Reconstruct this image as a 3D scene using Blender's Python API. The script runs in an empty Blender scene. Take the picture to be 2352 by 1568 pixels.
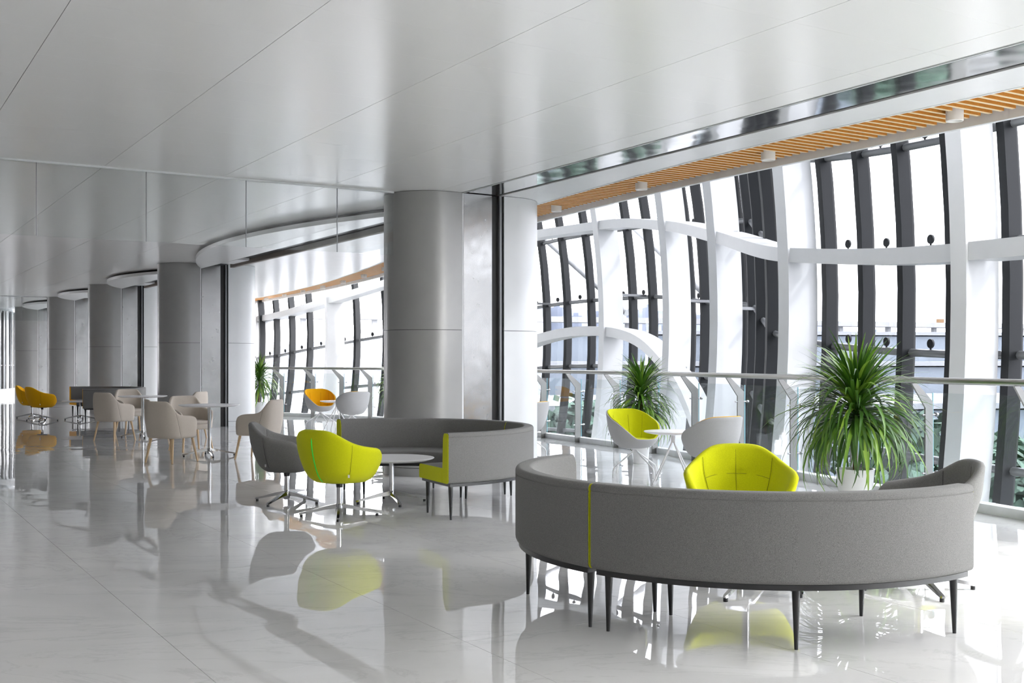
import bpy, bmesh, math, random
from mathutils import Vector, Matrix, Euler

# ------------------------------------------------------------------ camera, world, sun, exposure
SC = bpy.context.scene
COL = SC.collection
EYE = 1.38
FPX = 2540.0
cam_d = bpy.data.cameras.new('camera')
cam_d.sensor_width = 36.0
cam_d.lens = FPX / 2352.0 * 36.0
cam_d.shift_y = 44.0 / 2352.0
cam_d.clip_end = 6000
cam = bpy.data.objects.new('camera', cam_d)
COL.objects.link(cam)
cam.location = (0, 0, EYE)
cam.rotation_euler = (math.radians(90), 0, 0)
SC.camera = cam

WORLD = bpy.data.worlds.new('sky')
SC.world = WORLD
WORLD.use_nodes = True
wn = WORLD.node_tree
wn.nodes.clear()
w_out = wn.nodes.new('ShaderNodeOutputWorld')
w_bg = wn.nodes.new('ShaderNodeBackground')
w_tc = wn.nodes.new('ShaderNodeTexCoord')
w_sep = wn.nodes.new('ShaderNodeSeparateXYZ')
w_rmp = wn.nodes.new('ShaderNodeValToRGB')
w_rmp.color_ramp.elements[0].position = 0.0
w_rmp.color_ramp.elements[0].color = (1.0, 0.965, 0.965, 1)
w_rmp.color_ramp.elements[1].position = 0.5
w_rmp.color_ramp.elements[1].color = (1.0, 0.965, 0.965, 1)
wn.links.new(w_tc.outputs['Generated'], w_sep.inputs[0])
wn.links.new(w_sep.outputs['Z'], w_rmp.inputs['Fac'])
wn.links.new(w_rmp.outputs['Color'], w_bg.inputs['Color'])
w_bg.inputs['Strength'].default_value = 10.0
wn.links.new(w_bg.outputs[0], w_out.inputs[0])

S_, C_ = 0.51993, 0.85422          # building frame: a runs along the hall, b towards the glass facade


def P(a, b, z=0.0):
    return Vector((-S_ * a + C_ * b, C_ * a + S_ * b, z))


sun_d = bpy.data.lights.new('sun', 'SUN')
sun_d.energy = 3.0
sun_d.angle = math.radians(4)
sun_d.color = (1.0, 0.97, 0.92)
sun = bpy.data.objects.new('sun', sun_d)
COL.objects.link(sun)
sun_dir = (P(0.50, -0.62, -0.74) - P(0, 0, 0)).normalized()
sun.rotation_euler = sun_dir.to_track_quat('-Z', 'Y').to_euler()
sun.location = (30, -10, 40)

vs = SC.view_settings
vs.view_transform = 'Standard'
vs.look = 'None'
vs.gamma = 1.0
vs.use_curve_mapping = False
vs.exposure = 1.0
SC.cycles.max_bounces = 10
SC.cycles.diffuse_bounces = 5
SC.cycles.glossy_bounces = 5
SC.cycles.transparent_max_bounces = 24
SC.cycles.caustics_reflective = False
SC.cycles.caustics_refractive = False
SC.cycles.sample_clamp_indirect = 6.0
SC.cycles.use_denoising = True

R = math.radians
rnd = random.Random(7)


# ------------------------------------------------------------------ helpers: materials
def new_mat(name):
    m = bpy.data.materials.new(name)
    m.use_nodes = True
    nt = m.node_tree
    return m, nt, nt.nodes['Principled BSDF'], nt.nodes['Material Output']


def coords(nt, scale=(1, 1, 1), kind='Object'):
    tc = nt.nodes.new('ShaderNodeTexCoord')
    mp = nt.nodes.new('ShaderNodeMapping')
    mp.inputs['Scale'].default_value = scale
    nt.links.new(tc.outputs[kind], mp.inputs['Vector'])
    return mp.outputs['Vector']


def noise(nt, vec, scale, detail=4, rough=0.5, dist=0.0):
    n = nt.nodes.new('ShaderNodeTexNoise')
    n.inputs['Scale'].default_value = scale
    n.inputs['Detail'].default_value = detail
    n.inputs['Roughness'].default_value = rough
    n.inputs['Distortion'].default_value = dist
    nt.links.new(vec, n.inputs['Vector'])
    return n.outputs['Fac']


def ramp(nt, fac, stops):
    r = nt.nodes.new('ShaderNodeValToRGB')
    els = r.color_ramp.elements
    while len(els) < len(stops):
        els.new(0.5)
    for e, (p, c) in zip(els, stops):
        e.position = p
        e.color = (c[0], c[1], c[2], 1)
    nt.links.new(fac, r.inputs['Fac'])
    return r.outputs['Color']


def bump(nt, fac, strength, dist, bsdf, prev=None):
    b = nt.nodes.new('ShaderNodeBump')
    b.inputs['Strength'].default_value = strength
    b.inputs['Distance'].default_value = dist
    nt.links.new(fac, b.inputs['Height'])
    nt.links.new(b.outputs['Normal'], bsdf.inputs['Normal'])
    return b


def plain(name, col, rough=0.5, metal=0.0, ior=1.5, var=0.05, vscale=6.0, coat=0.0):
    m, nt, b, o = new_mat(name)
    b.inputs['Roughness'].default_value = rough
    b.inputs['Metallic'].default_value = metal
    b.inputs['IOR'].default_value = ior
    b.inputs['Coat Weight'].default_value = coat
    f = noise(nt, coords(nt), vscale, 3)
    c = ramp(nt, f, [(0.3, [x * (1 - var) for x in col]), (0.7, [min(1, x * (1 + var)) for x in col])])
    nt.links.new(c, b.inputs['Base Color'])
    return m


def fabric(name, dark, light, scale=430.0):
    m, nt, b, o = new_mat(name)
    b.inputs['Roughness'].default_value = 0.92
    b.inputs['Specular IOR Level'].default_value = 0.08
    b.inputs['Sheen Weight'].default_value = 0.08
    b.inputs['Sheen Roughness'].default_value = 0.6
    v = coords(nt)
    f = noise(nt, v, scale, 3, 0.7)
    c = ramp(nt, f, [(0.34, dark), (0.66, light)])
    nt.links.new(c, b.inputs['Base Color'])
    bump(nt, f, 0.25, 0.002, b)
    return m


def metal_mat(name, col, rough, wave=0.0, wscale=1.5):
    m, nt, b, o = new_mat(name)
    b.inputs['Base Color'].default_value = (*col, 1)
    b.inputs['Metallic'].default_value = 1.0
    v = coords(nt)
    f = noise(nt, v, 9, 3)
    rr = ramp(nt, f, [(0.3, [rough * 0.85] * 3), (0.7, [rough * 1.15] * 3)])
    nt.links.new(rr, b.inputs['Roughness'])
    if wave:
        g = noise(nt, v, wscale, 2)
        bump(nt, g, wave, 0.05, b)
    return m


def glass_mat(name, tint, refl=1.0, rough=0.0, f0=0.05):
    m = bpy.data.materials.new(name)
    m.use_nodes = True
    nt = m.node_tree
    nt.nodes.clear()
    out = nt.nodes.new('ShaderNodeOutputMaterial')
    tr = nt.nodes.new('ShaderNodeBsdfTransparent')
    tr.inputs['Color'].default_value = (*tint, 1)
    gl = nt.nodes.new('ShaderNodeBsdfGlossy')
    gl.inputs['Roughness'].default_value = rough
    gl.inputs['Color'].default_value = (refl, refl, refl, 1)
    lw = nt.nodes.new('ShaderNodeLayerWeight')
    lw.inputs['Blend'].default_value = 0.5
    pw = nt.nodes.new('ShaderNodeMath')
    pw.operation = 'POWER'
    pw.inputs[1].default_value = 5.0
    ml = nt.nodes.new('ShaderNodeMath')
    ml.operation = 'MULTIPLY_ADD'
    ml.inputs[1].default_value = 0.9
    ml.inputs[2].default_value = f0
    mx = nt.nodes.new('ShaderNodeMixShader')
    nt.links.new(lw.outputs['Facing'], pw.inputs[0])
    nt.links.new(pw.outputs[0], ml.inputs[0])
    nt.links.new(ml.outputs[0], mx.inputs['Fac'])
    nt.links.new(tr.outputs[0], mx.inputs[1])
    nt.links.new(gl.outputs[0], mx.inputs[2])
    nt.links.new(mx.outputs[0], out.inputs['Surface'])
    return m


def marble_mat():
    m, nt, b, o = new_mat('polished_marble')
    v = coords(nt)
    big = noise(nt, v, 0.35, 5, 0.6, 0.6)
    mp = nt.nodes.new('ShaderNodeMapping')
    mp.inputs['Rotation'].default_value = (0, 0, R(38))
    mp.inputs['Scale'].default_value = (0.7, 1.5, 1)
    nt.links.new(v, mp.inputs['Vector'])
    str_ = noise(nt, mp.outputs['Vector'], 0.9, 9, 0.62, 1.3)
    vein = noise(nt, mp.outputs['Vector'], 0.55, 8, 0.66, 2.2)
    base = ramp(nt, str_, [(0.25, (0.63, 0.627, 0.62)), (0.5, (0.68, 0.676, 0.668)), (0.75, (0.72, 0.716, 0.708))])
    vr = ramp(nt, vein, [(0.0, (1, 1, 1)), (0.488, (1, 1, 1)), (0.503, (0.80, 0.80, 0.80)), (0.52, (1, 1, 1))])
    mul = nt.nodes.new('ShaderNodeMix')
    mul.data_type = 'RGBA'
    mul.blend_type = 'MULTIPLY'
    mul.inputs['Factor'].default_value = 0.5
    nt.links.new(base, mul.inputs['A'])
    nt.links.new(vr, mul.inputs['B'])
    nt.links.new(mul.outputs['Result'], b.inputs['Base Color'])
    b.inputs['Roughness'].default_value = 0.006
    b.inputs['IOR'].default_value = 1.52
    wv = noise(nt, v, 1.25, 1, 0.4)
    bump(nt, wv, 0.30, 0.011, b)
    return m


def ceiling_mat():
    m, nt, b, o = new_mat('white_ceiling_metal')
    b.inputs['Base Color'].default_value = (0.90, 0.895, 0.88, 1)
    b.inputs['Roughness'].default_value = 0.21
    b.inputs['IOR'].default_value = 1.75
    wv = noise(nt, coords(nt, (1, 1, 1)), 0.8, 2)
    bump(nt, wv, 0.10, 0.01, b)
    return m


def wood_mat(name, d, l, stretch=(1, 14, 14), sc=3.0, rough=0.45):
    m, nt, b, o = new_mat(name)
    f = noise(nt, coords(nt, stretch), sc, 5, 0.6, 0.4)
    c = ramp(nt, f, [(0.3, d), (0.7, l)])
    nt.links.new(c, b.inputs['Base Color'])
    b.inputs['Roughness'].default_value = rough
    return m


M = {}
M['marble'] = marble_mat()
M['grout'] = plain('pale_grout', (0.66, 0.66, 0.65), 0.6)
M['ceil'] = ceiling_mat()
M['void'] = plain('dark_recess', (0.035, 0.035, 0.035), 0.7)
M['wall'] = plain('wall_paint', (0.42, 0.41, 0.40), 0.7)
M['slab'] = plain('white_slab_paint', (0.74, 0.75, 0.75), 0.6)
M['fascia'] = plain('white_fascia_paint', (0.80, 0.82, 0.82), 0.45)
M['soffit'] = plain('gloss_white_panel', (0.84, 0.845, 0.845), 0.26, var=0.01)
M['colgrey'] = plain('grey_column_enamel', (0.36, 0.36, 0.35), 0.32, metal=0.3, var=0.02)
M['colwhite'] = plain('white_column_enamel', (0.76, 0.775, 0.775), 0.38, var=0.01)
M['steel'] = metal_mat('brushed_steel', (0.36, 0.36, 0.35), 0.24, 0.25, 1.6)
M['steel_soffit'] = metal_mat('polished_steel_soffit', (0.90, 0.90, 0.90), 0.10, 0.35, 1.1)
M['satin'] = metal_mat('satin_steel', (0.50, 0.49, 0.465), 0.34)
M['postmetal'] = metal_mat('brushed_post_steel', (0.30, 0.295, 0.28), 0.42)
M['chrome'] = metal_mat('chrome', (0.52, 0.52, 0.525), 0.12)
M['blackmetal'] = plain('black_metal', (0.018, 0.018, 0.020), 0.42)
M['blackgap'] = plain('black_channel', (0.02, 0.02, 0.02), 0.5)
M['darksteel'] = plain('dark_grey_steel', (0.016, 0.0175, 0.019), 0.5, var=0.06, vscale=2)
M['darksteel'].node_tree.nodes['Principled BSDF'].inputs['Specular IOR Level'].default_value = 0.25
M['transom'] = plain('mid_grey_aluminium', (0.20, 0.205, 0.21), 0.35, metal=0.3)
M['rib'] = plain('white_steel_paint', (0.64, 0.645, 0.645), 0.42, var=0.015)
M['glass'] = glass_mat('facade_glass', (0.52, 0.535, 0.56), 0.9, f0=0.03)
M['farglass'] = glass_mat('lighter_facade_glass', (0.78, 0.79, 0.81), 0.9, f0=0.03)  # tint kept lighter to let more light into the far hall
M['clearglass'] = glass_mat('clear_glass', (0.94, 0.955, 0.96), 0.9, f0=0.035)
M['railglass'] = glass_mat('rail_glass', (0.95, 0.975, 0.98), 0.9, f0=0.045)
M['smokeglass'] = glass_mat('smoke_screen_glass', (0.94, 0.955, 0.95), 0.8, f0=0.03)
M['edgeglass'] = plain('glass_edge', (0.25, 0.50, 0.56), 0.15)
M['slat'] = wood_mat('orange_oak_slat', (0.62, 0.25, 0.035), (0.74, 0.33, 0.06))
M['slat_bounce'] = wood_mat('oak_bounce_tone', (0.86, 0.66, 0.38), (0.92, 0.74, 0.48))  # paler tone paints bounce light onto the slat undersides
M['slatback'] = plain('taupe_backing', (0.30, 0.27, 0.24), 0.8)
M['beech'] = wood_mat('beech_leg', (0.62, 0.43, 0.24), (0.74, 0.55, 0.33), (14, 14, 1), 4.0)
M['fgrey'] = fabric('grey_melange_fabric', (0.095, 0.094, 0.091), (0.25, 0.247, 0.239))
M['flime'] = fabric('lime_fabric', (0.43, 0.45, 0.003), (0.66, 0.68, 0.008))
M['forange'] = fabric('orange_fabric', (0.78, 0.38, 0.003), (0.95, 0.53, 0.008))
M['fbeige'] = fabric('beige_fabric', (0.50, 0.445, 0.375), (0.70, 0.63, 0.545))
M['fpale'] = fabric('pale_grey_felt', (0.40, 0.40, 0.395), (0.54, 0.54, 0.535))
for k_, c_ in (('flime', (0.20, 0.21, 0.004)), ('fgrey', (0.035, 0.035, 0.034)), ('forange', (0.28, 0.11, 0.004)), ('fbeige', (0.19, 0.165, 0.135))):
    M['seam_' + k_] = plain('seam_thread_' + k_[1:], c_, 0.9)
M['whitelac'] = plain('white_laminate', (0.93, 0.93, 0.93), 0.25, var=0.005)
M['whitemetal'] = plain('white_powder_coat', (0.80, 0.80, 0.80), 0.35, var=0.01)
M['pot'] = plain('white_glazed_pot', (0.82, 0.82, 0.82), 0.12, var=0.01)
M['soil'] = plain('potting_soil', (0.06, 0.04, 0.025), 0.95, var=0.5, vscale=60)
M['tag'] = plain('silver_tag', (0.75, 0.75, 0.75), 0.3, metal=0.8)
M['greenzip'] = plain('bright_green_piping', (0.04, 0.78, 0.06), 0.5)
M['lampwhite'] = plain('white_lamp_housing', (0.80, 0.79, 0.76), 0.5)


def leaf_mat():
    m, nt, b, o = new_mat('dracaena_leaf')
    oi = nt.nodes.new('ShaderNodeObjectInfo')
    c = ramp(nt, oi.outputs['Random'], [(0.0, (0.035, 0.10, 0.014)), (0.5, (0.11, 0.25, 0.026)), (1.0, (0.27, 0.43, 0.05))])
    nt.links.new(c, b.inputs['Base Color'])
    b.inputs['Roughness'].default_value = 0.33
    return m


def bark_mat():
    m, nt, b, o = new_mat('ringed_bark')
    w = nt.nodes.new('ShaderNodeTexWave')
    w.bands_direction = 'Z'
    w.inputs['Scale'].default_value = 22
    w.inputs['Distortion'].default_value = 2.5
    nt.links.new(coords(nt), w.inputs['Vector'])
    c = ramp(nt, w.outputs['Fac'], [(0.2, (0.16, 0.085, 0.04)), (0.8, (0.42, 0.28, 0.16))])
    nt.links.new(c, b.inputs['Base Color'])
    b.inputs['Roughness'].default_value = 0.85
    bump(nt, w.outputs['Fac'], 0.5, 0.01, b)
    return m


M['leaf'] = leaf_mat()
M['bark'] = bark_mat()
M['treeleaf'] = plain('tree_leaf', (0.080, 0.142, 0.100), 0.7, var=0.5, vscale=1.2)
M['treetrunk'] = plain('tree_trunk', (0.12, 0.09, 0.06), 0.9)
M['ground'] = plain('pale_paving', (0.18, 0.19, 0.20), 0.8, var=0.15, vscale=0.05)
M['roofwhite'] = plain('white_roof_membrane', (0.24, 0.25, 0.262), 0.55, var=0.04, vscale=0.2)
M['roofedge'] = plain('blue_grey_cladding', (0.175, 0.205, 0.24), 0.5, var=0.06, vscale=0.3)
M['hill'] = plain('hazed_hill', (0.165, 0.19, 0.245), 0.95, var=0.25, vscale=0.02)  # blue grey puts the distance haze into the hill colour
M['city'] = plain('hazed_tower_cladding', (0.175, 0.20, 0.255), 0.7, var=0.15, vscale=0.02)  # pale blue carries the haze on the towers
M['deck'] = plain('concrete_deck', (0.28, 0.283, 0.288), 0.8, var=0.05, vscale=0.1)
M['crane'] = plain('orange_crane_paint', (0.18, 0.10, 0.04), 0.6)


# ------------------------------------------------------------------ helpers: meshes and objects
class MB:
    def __init__(self):
        self.v, self.f = [], []

    def add(self, verts, faces):
        o = len(self.v)
        self.v += [tuple(x) for x in verts]
        self.f += [tuple(i + o for i in f) for f in faces]
        return self

    def hexa(self, p):        # 4 bottom, 4 top
        return self.add(p, [(0, 3, 2, 1), (4, 5, 6, 7), (0, 1, 5, 4), (1, 2, 6, 5), (2, 3, 7, 6), (3, 0, 4, 7)])

    def box(self, c, s, rz=0.0):
        hx, hy, hz = s[0] / 2, s[1] / 2, s[2] / 2
        cr, sr = math.cos(rz), math.sin(rz)
        pts = []
        for z in (-hz, hz):
            for x, y in ((-hx, -hy), (hx, -hy), (hx, hy), (-hx, hy)):
                pts.append((c[0] + x * cr - y * sr, c[1] + x * sr + y * cr, c[2] + z))
        return self.hexa(pts)

    def abbox(self, a0, a1, b0, b1, z0, z1):
        return self.hexa([P(a0, b0, z0), P(a1, b0, z0), P(a1, b1, z0), P(a0, b1, z0),
                          P(a0, b0, z1), P(a1, b0, z1), P(a1, b1, z1), P(a0, b1, z1)])

    def loft(self, rings, closed=True, cap=True, loop=False):
        n = len(rings[0])
        o = len(self.v)
        for r in rings:
            self.v += [tuple(p) for p in r]
        m = len(rings)
        for i in range(m if loop else m - 1):
            i2 = (i + 1) % m
            for j in range(n if closed else n - 1):
                k = (j + 1) % n
                self.f.append((o + i * n + j, o + i * n + k, o + i2 * n + k, o + i2 * n + j))
        if cap and not loop:
            self.f.append(tuple(o + j for j in range(n))[::-1])
            self.f.append(tuple(o + (m - 1) * n + j for j in range(n)))
        return self

    def tube(self, path, rad, n=10):
        path = [Vector(p) for p in path]
        if not isinstance(rad, (list, tuple)):
            rad = [rad] * len(path)
        rings = []
        up = Vector((0, 0, 1))
        t0 = (path[1] - path[0]).normalized()
        if abs(t0.dot(up)) > 0.95:
            up = Vector((1, 0, 0))
        x = t0.cross(up).normalized()
        for i, p in enumerate(path):
            t = (path[min(i + 1, len(path) - 1)] - path[max(i - 1, 0)]).normalized()
            x = (x - t * x.dot(t)).normalized()
            y = t.cross(x)
            rings.append([p + (x * math.cos(2 * math.pi * k / n) + y * math.sin(2 * math.pi * k / n)) * rad[i] for k in range(n)])
        return self.loft(rings)

    def lathe(self, prof, n=32, c=(0, 0, 0)):
        rings = [[(c[0] + max(r, 1e-4) * math.cos(2 * math.pi * k / n), c[1] + max(r, 1e-4) * math.sin(2 * math.pi * k / n), c[2] + z)
                  for k in range(n)] for r, z in prof]
        return self.loft(rings)

    def prism(self, poly, z0, z1):
        n = len(poly)
        self.add([(p[0], p[1], z0) for p in poly] + [(p[0], p[1], z1) for p in poly],
                 [tuple(range(n))[::-1], tuple(range(n, 2 * n))] + [(i, (i + 1) % n, n + (i + 1) % n, n + i) for i in range(n)])
        return self

    def mesh(self, name, mat, smooth=40, origin=(0, 0, 0), recalc=True):
        me = bpy.data.meshes.new(name)
        ox, oy, oz = origin
        me.from_pydata([(x - ox, y - oy, z - oz) for x, y, z in self.v], [], self.f)
        if recalc:
            bm = bmesh.new()
            bm.from_mesh(me)
            bmesh.ops.recalc_face_normals(bm, faces=bm.faces)
            bm.to_mesh(me)
            bm.free()
        if smooth:
            me.polygons.foreach_set('use_smooth', [True] * len(me.polygons))
            me.set_sharp_from_angle(angle=R(smooth))
        me.materials.append(mat)
        return me

    def build(self, name, mat, parent=None, smooth=40, origin=None, recalc=True):
        """parent with plain translation: vertices are world coordinates when origin is given, else parent-local"""
        me = self.mesh(name, mat, smooth, origin or (0, 0, 0), recalc)
        o = bpy.data.objects.new(name, me)
        COL.objects.link(o)
        if parent is not None:
            o.parent = parent
        if origin is not None:
            o.location = Vector(origin) - (wloc(parent) if parent is not None else Vector((0, 0, 0)))
        return o


def wloc(o):
    v = Vector((0, 0, 0))
    while o is not None:
        v = v + o.location
        o = o.parent
    return v


def tag(o, label=None, cat=None, group=None, kind=None):
    if label:
        o['label'] = label
    if cat:
        o['category'] = cat
    if group:
        o['group'] = group
    if kind:
        o['kind'] = kind
    return o


def empty(name, loc=(0, 0, 0), rz=0.0):
    o = bpy.data.objects.new(name, None)
    o.empty_display_size = 0.2
    COL.objects.link(o)
    o.location = loc
    o.rotation_euler = (0, 0, rz)
    return o


def inst(name, me, parent=None, loc=(0, 0, 0), rot=(0, 0, 0), scale=(1, 1, 1)):
    o = bpy.data.objects.new(name, me)
    COL.objects.link(o)
    if parent is not None:
        o.parent = parent
    o.location = loc
    o.rotation_euler = rot
    o.scale = scale
    return o


KIDS = {}


def copy_tree(o, parent=None):
    c = o.copy()
    COL.objects.link(c)
    c.parent = parent
    for ch in list(o.children):
        copy_tree(ch, c)
    return c


def place(proto, used, loc, rz, label, group=None):
    o = proto if not used else copy_tree(proto)
    o.location = loc
    o.rotation_euler = (0, 0, rz)
    o['label'] = label
    if group:
        o['group'] = group
    return o


def lerp_table(tab, x):
    """monotone-ish smooth interpolation through (x, y) points"""
    if x <= tab[0][0]:
        return tab[0][1]
    if x >= tab[-1][0]:
        return tab[-1][1]
    for i in range(len(tab) - 1):
        if tab[i][0] <= x <= tab[i + 1][0]:
            x0, y0 = tab[i]
            x1, y1 = tab[i + 1]
            h = x1 - x0

            def slope(j):
                if j <= 0:
                    return (tab[1][1] - tab[0][1]) / (tab[1][0] - tab[0][0])
                if j >= len(tab) - 1:
                    return (tab[-1][1] - tab[-2][1]) / (tab[-1][0] - tab[-2][0])
                s0 = (tab[j][1] - tab[j - 1][1]) / (tab[j][0] - tab[j - 1][0])
                s1 = (tab[j + 1][1] - tab[j][1]) / (tab[j + 1][0] - tab[j][0])
                if s0 * s1 <= 0:
                    return 0.0
                return 2 * s0 * s1 / (s0 + s1)
            t = (x - x0) / h
            m0, m1 = slope(i) * h, slope(i + 1) * h
            return ((2 * t ** 3 - 3 * t ** 2 + 1) * y0 + (t ** 3 - 2 * t ** 2 + t) * m0 + (-2 * t ** 3 + 3 * t ** 2) * y1 + (t ** 3 - t ** 2) * m1)


def frange(a, b, n):
    return [a + (b - a) * i / n for i in range(n + 1)]


# ------------------------------------------------------------------ plan curves (a -> b)
RAIL = [(-12, 7.6), (-4, 7.5), (2, 7.95), (5.9, 8.72), (7, 8.95), (9.3, 9.5), (11.7, 10.08), (12.94, 10.36), (14.1, 10.52), (15.35, 10.64),
        (16.56, 10.74), (19, 10.9), (21, 10.88), (23.2, 10.6), (25.6, 9.85), (26.4, 9.42), (28, 8.7), (30, 8.2), (40, 8.2), (52, 8.2)]
WOOD_IN = [(-12, 7.8), (2, 7.62), (5, 7.47), (7.6, 7.38), (12, 7.73), (16, 8.5), (20.7, 9.53), (23.9, 10.2), (28.4, 10.95), (34.9, 11.5), (52, 11.6)]
WOOD_OUT = [(-12, 8.3), (2, 8.15), (5.4, 8.10), (6.7, 8.08), (8.34, 8.08), (13.1, 8.43), (18, 9.45), (23.4, 10.77), (26.2, 11.2), (30.25, 11.65), (36.7, 12.1), (52, 12.2)]
RIB_B = [(-12, 9.2), (0.4, 9.2), (3.9, 9.3), (7.45, 10.0), (10.8, 10.85), (13.6, 12.1), (16.4, 13.4), (20, 14.5), (23.7, 14.3), (27.4, 13.6), (31, 12.4), (36.5, 12.05), (52, 12.6)]
MUL_B = [(-12, 9.9), (3.5, 10.0), (6.4, 10.5), (7.3, 10.68), (8.15, 10.87), (9, 11.08), (9.8, 11.3), (10.6, 11.5), (11.43, 11.72), (12.26, 12.06), (13.1, 12.65), (13.93, 13.26),
         (14.8, 13.8), (15.6, 14.3), (16.4, 14.75), (17.3, 15.15), (18.1, 15.45), (18.9, 15.65), (19.8, 15.8), (20.6, 15.85), (21.4, 15.85),
         (22.2, 15.8), (23.1, 15.7), (23.9, 15.6), (24.7, 15.45), (25.6, 15.2), (26.4, 14.9), (27.3, 14.5), (28.2, 14.05), (29.3, 13.55),
         (30.4, 13.12), (31.8, 12.85), (33, 12.65), (34, 12.43), (35, 12.27), (36, 12.1), (52, 13.2)]
MUL_A = [-10.5, -7.7, -4.9, -2.1, 0.7, 3.6, 4.6, 5.5, 6.4] + [m[0] for m in MUL_B[3:-1]] + [37.4, 38.8, 40.4, 42, 44, 46, 48]
BAND_Z = [(-12, 2.6), (3.9, 2.46), (7.45, 2.52), (10.8, 2.80), (13.6, 3.38), (16.4, 3.93), (20, 4.38), (23.7, 4.42), (27.4, 3.8), (31, 3.17), (36.5, 2.80), (52, 2.8)]
TRANS0 = [(-12, 1.42), (3.5, 1.42), (7.45, 1.44), (8.15, 1.45), (10.8, 1.60), (12.26, 1.80), (13.1, 2.05), (13.93, 2.3), (17.3, 2.58), (20, 2.84), (22.2, 2.86), (23.9, 2.80),
          (27.4, 2.35), (30.4, 1.98), (33, 1.75), (36, 1.48), (52, 1.4)]


def bulge(z):
    return -0.035 * (z - 2.1) ** 2


def hump(a):
    return (lerp_table(TRANS0, a) - 1.42) / 1.42


def trans_z(a, k):
    return lerp_table(TRANS0, a) + k * (1.22 + 0.38 * hump(a))


COLS = [(12.2, 'first'), (23.47, 'second'), (31.0, 'third'), (37.8, 'fourth'), (45.4, 'fifth')]
CZ = 3.40

# ------------------------------------------------------------------ setting: floor
edge = lambda a: lerp_table(RAIL, a) + 0.10


def strip_poly(a0, a1, b0f, b1f, n):
    aa = frange(a0, a1, n)
    return [P(a, b0f(a)) for a in aa] + [P(a, b1f(a)) for a in reversed(aa)]


fl = MB().prism(strip_poly(-11, 52, lambda a: -8.6, edge, 90), -0.45, -0.012).build('floor', M['grout'], smooth=0)
tag(fl, 'floor slab under the polished grey white marble tiles', kind='structure')
tiles = []
a_lines = [4.76 + 2.5 * k for k in range(-7, 20)]
b_lines = [1.38 + 1.25 * k for k in range(-8, 9)]
for i in range(len(a_lines) - 1):
    for j in range(len(b_lines) - 1):
        a0, a1, b0, b1 = a_lines[i], a_lines[i + 1], b_lines[j], b_lines[j + 1]
        if min(edge(a) for a in frange(a0, a1, 6)) > b1:
            tiles.append((a0, a1, b0, b1, False))
        elif max(edge(a) for a in frange(a0, a1, 6)) > b0 + 0.05:
            tiles.append((a0, a1, b0, b1, True))


def in_view(p, z=0.0, margin=150):
    if p.y < 0.8:
        return False
    x = 1176 + p.x / p.y * FPX
    y = 828 - (z - EYE) / p.y * FPX
    return -margin < x < 2352 + margin and -margin < y < 1568 + margin


def tile_rank(t):
    c = P((t[0] + t[1]) / 2, (t[2] + t[3]) / 2)
    ok = any(in_view(P(a, b), t[5] if len(t) > 5 else 0.0) for a in (t[0], t[1], (t[0] + t[1]) / 2) for b in (t[2], t[3]))
    return (0 if ok else 1, c.length)


tiles.sort(key=tile_rank)
G = 0.0012
rest = MB()
for n, (a0, a1, b0, b1, cut) in enumerate(tiles):
    mb = MB() if n < 295 else rest
    if cut:
        aa = frange(a0 + G, a1 - G, 5)
        poly = [P(a, b0 + G) for a in aa] + [P(a, max(b0 + 2 * G, min(b1 - G, edge(a)))) for a in reversed(aa)]
        mb.prism(poly, -0.011, 0.0)
    else:
        mb.abbox(a0 + G, a1 - G, b0 + G, b1 - G, -0.011, 0.0)
    if n < 295:
        mb.build('tile', M['marble'], fl, smooth=0, origin=(0, 0, 0))
tag(rest.build('tile_field', M['marble'], fl, smooth=0, origin=(0, 0, 0)), kind='stuff')

# kerb along the floor edge
kr = []
for a in frange(-11, 31, 80):
    b = lerp_table(RAIL, a)
    kr.append([P(a, b + 0.03, 0.001), P(a, b + 0.17, -0.40), P(a, b + 0.17, 0.085), P(a, b + 0.03, 0.085)])
kb = MB().loft(kr).build('trim_1', M['fascia'], smooth=30)
tag(kb, 'white kerb along the curved floor edge under the glass railing', kind='structure')

# ------------------------------------------------------------------ setting: ceiling
cl = MB().abbox(-11, 52, -8.6, 6.40, CZ + 0.03, CZ + 0.5).build('ceiling', M['void'], smooth=0)
tag(cl, 'white metal panel ceiling with thin dark joints', kind='structure')
pl = []
ca = [6.0 + 0.615 * k for k in range(-27, 75)]
cb = [1.11 + 1.245 * k for k in range(-8, 5)] + [6.395]
for i in range(len(ca) - 1):
    for j in range(len(cb) - 1):
        pl.append((ca[i], ca[i + 1], cb[j], cb[j + 1], False, CZ))
pl.sort(key=tile_rank)
rest = MB()
for n, (a0, a1, b0, b1, _, _) in enumerate(pl):
    ga, gb = 0.0006, 0.0022
    if n < 295:
        MB().abbox(a0 + ga, a1 - ga, b0 + gb, b1 - gb, CZ, CZ + 0.025).build('panel', M['ceil'], cl, smooth=0, origin=(0, 0, 0))
    else:
        rest.abbox(a0 + ga, a1 - ga, b0 + gb, b1 - gb, CZ, CZ + 0.025)
tag(rest.build('panel_field', M['ceil'], cl, smooth=0, origin=(0, 0, 0)), kind='stuff')

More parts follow.
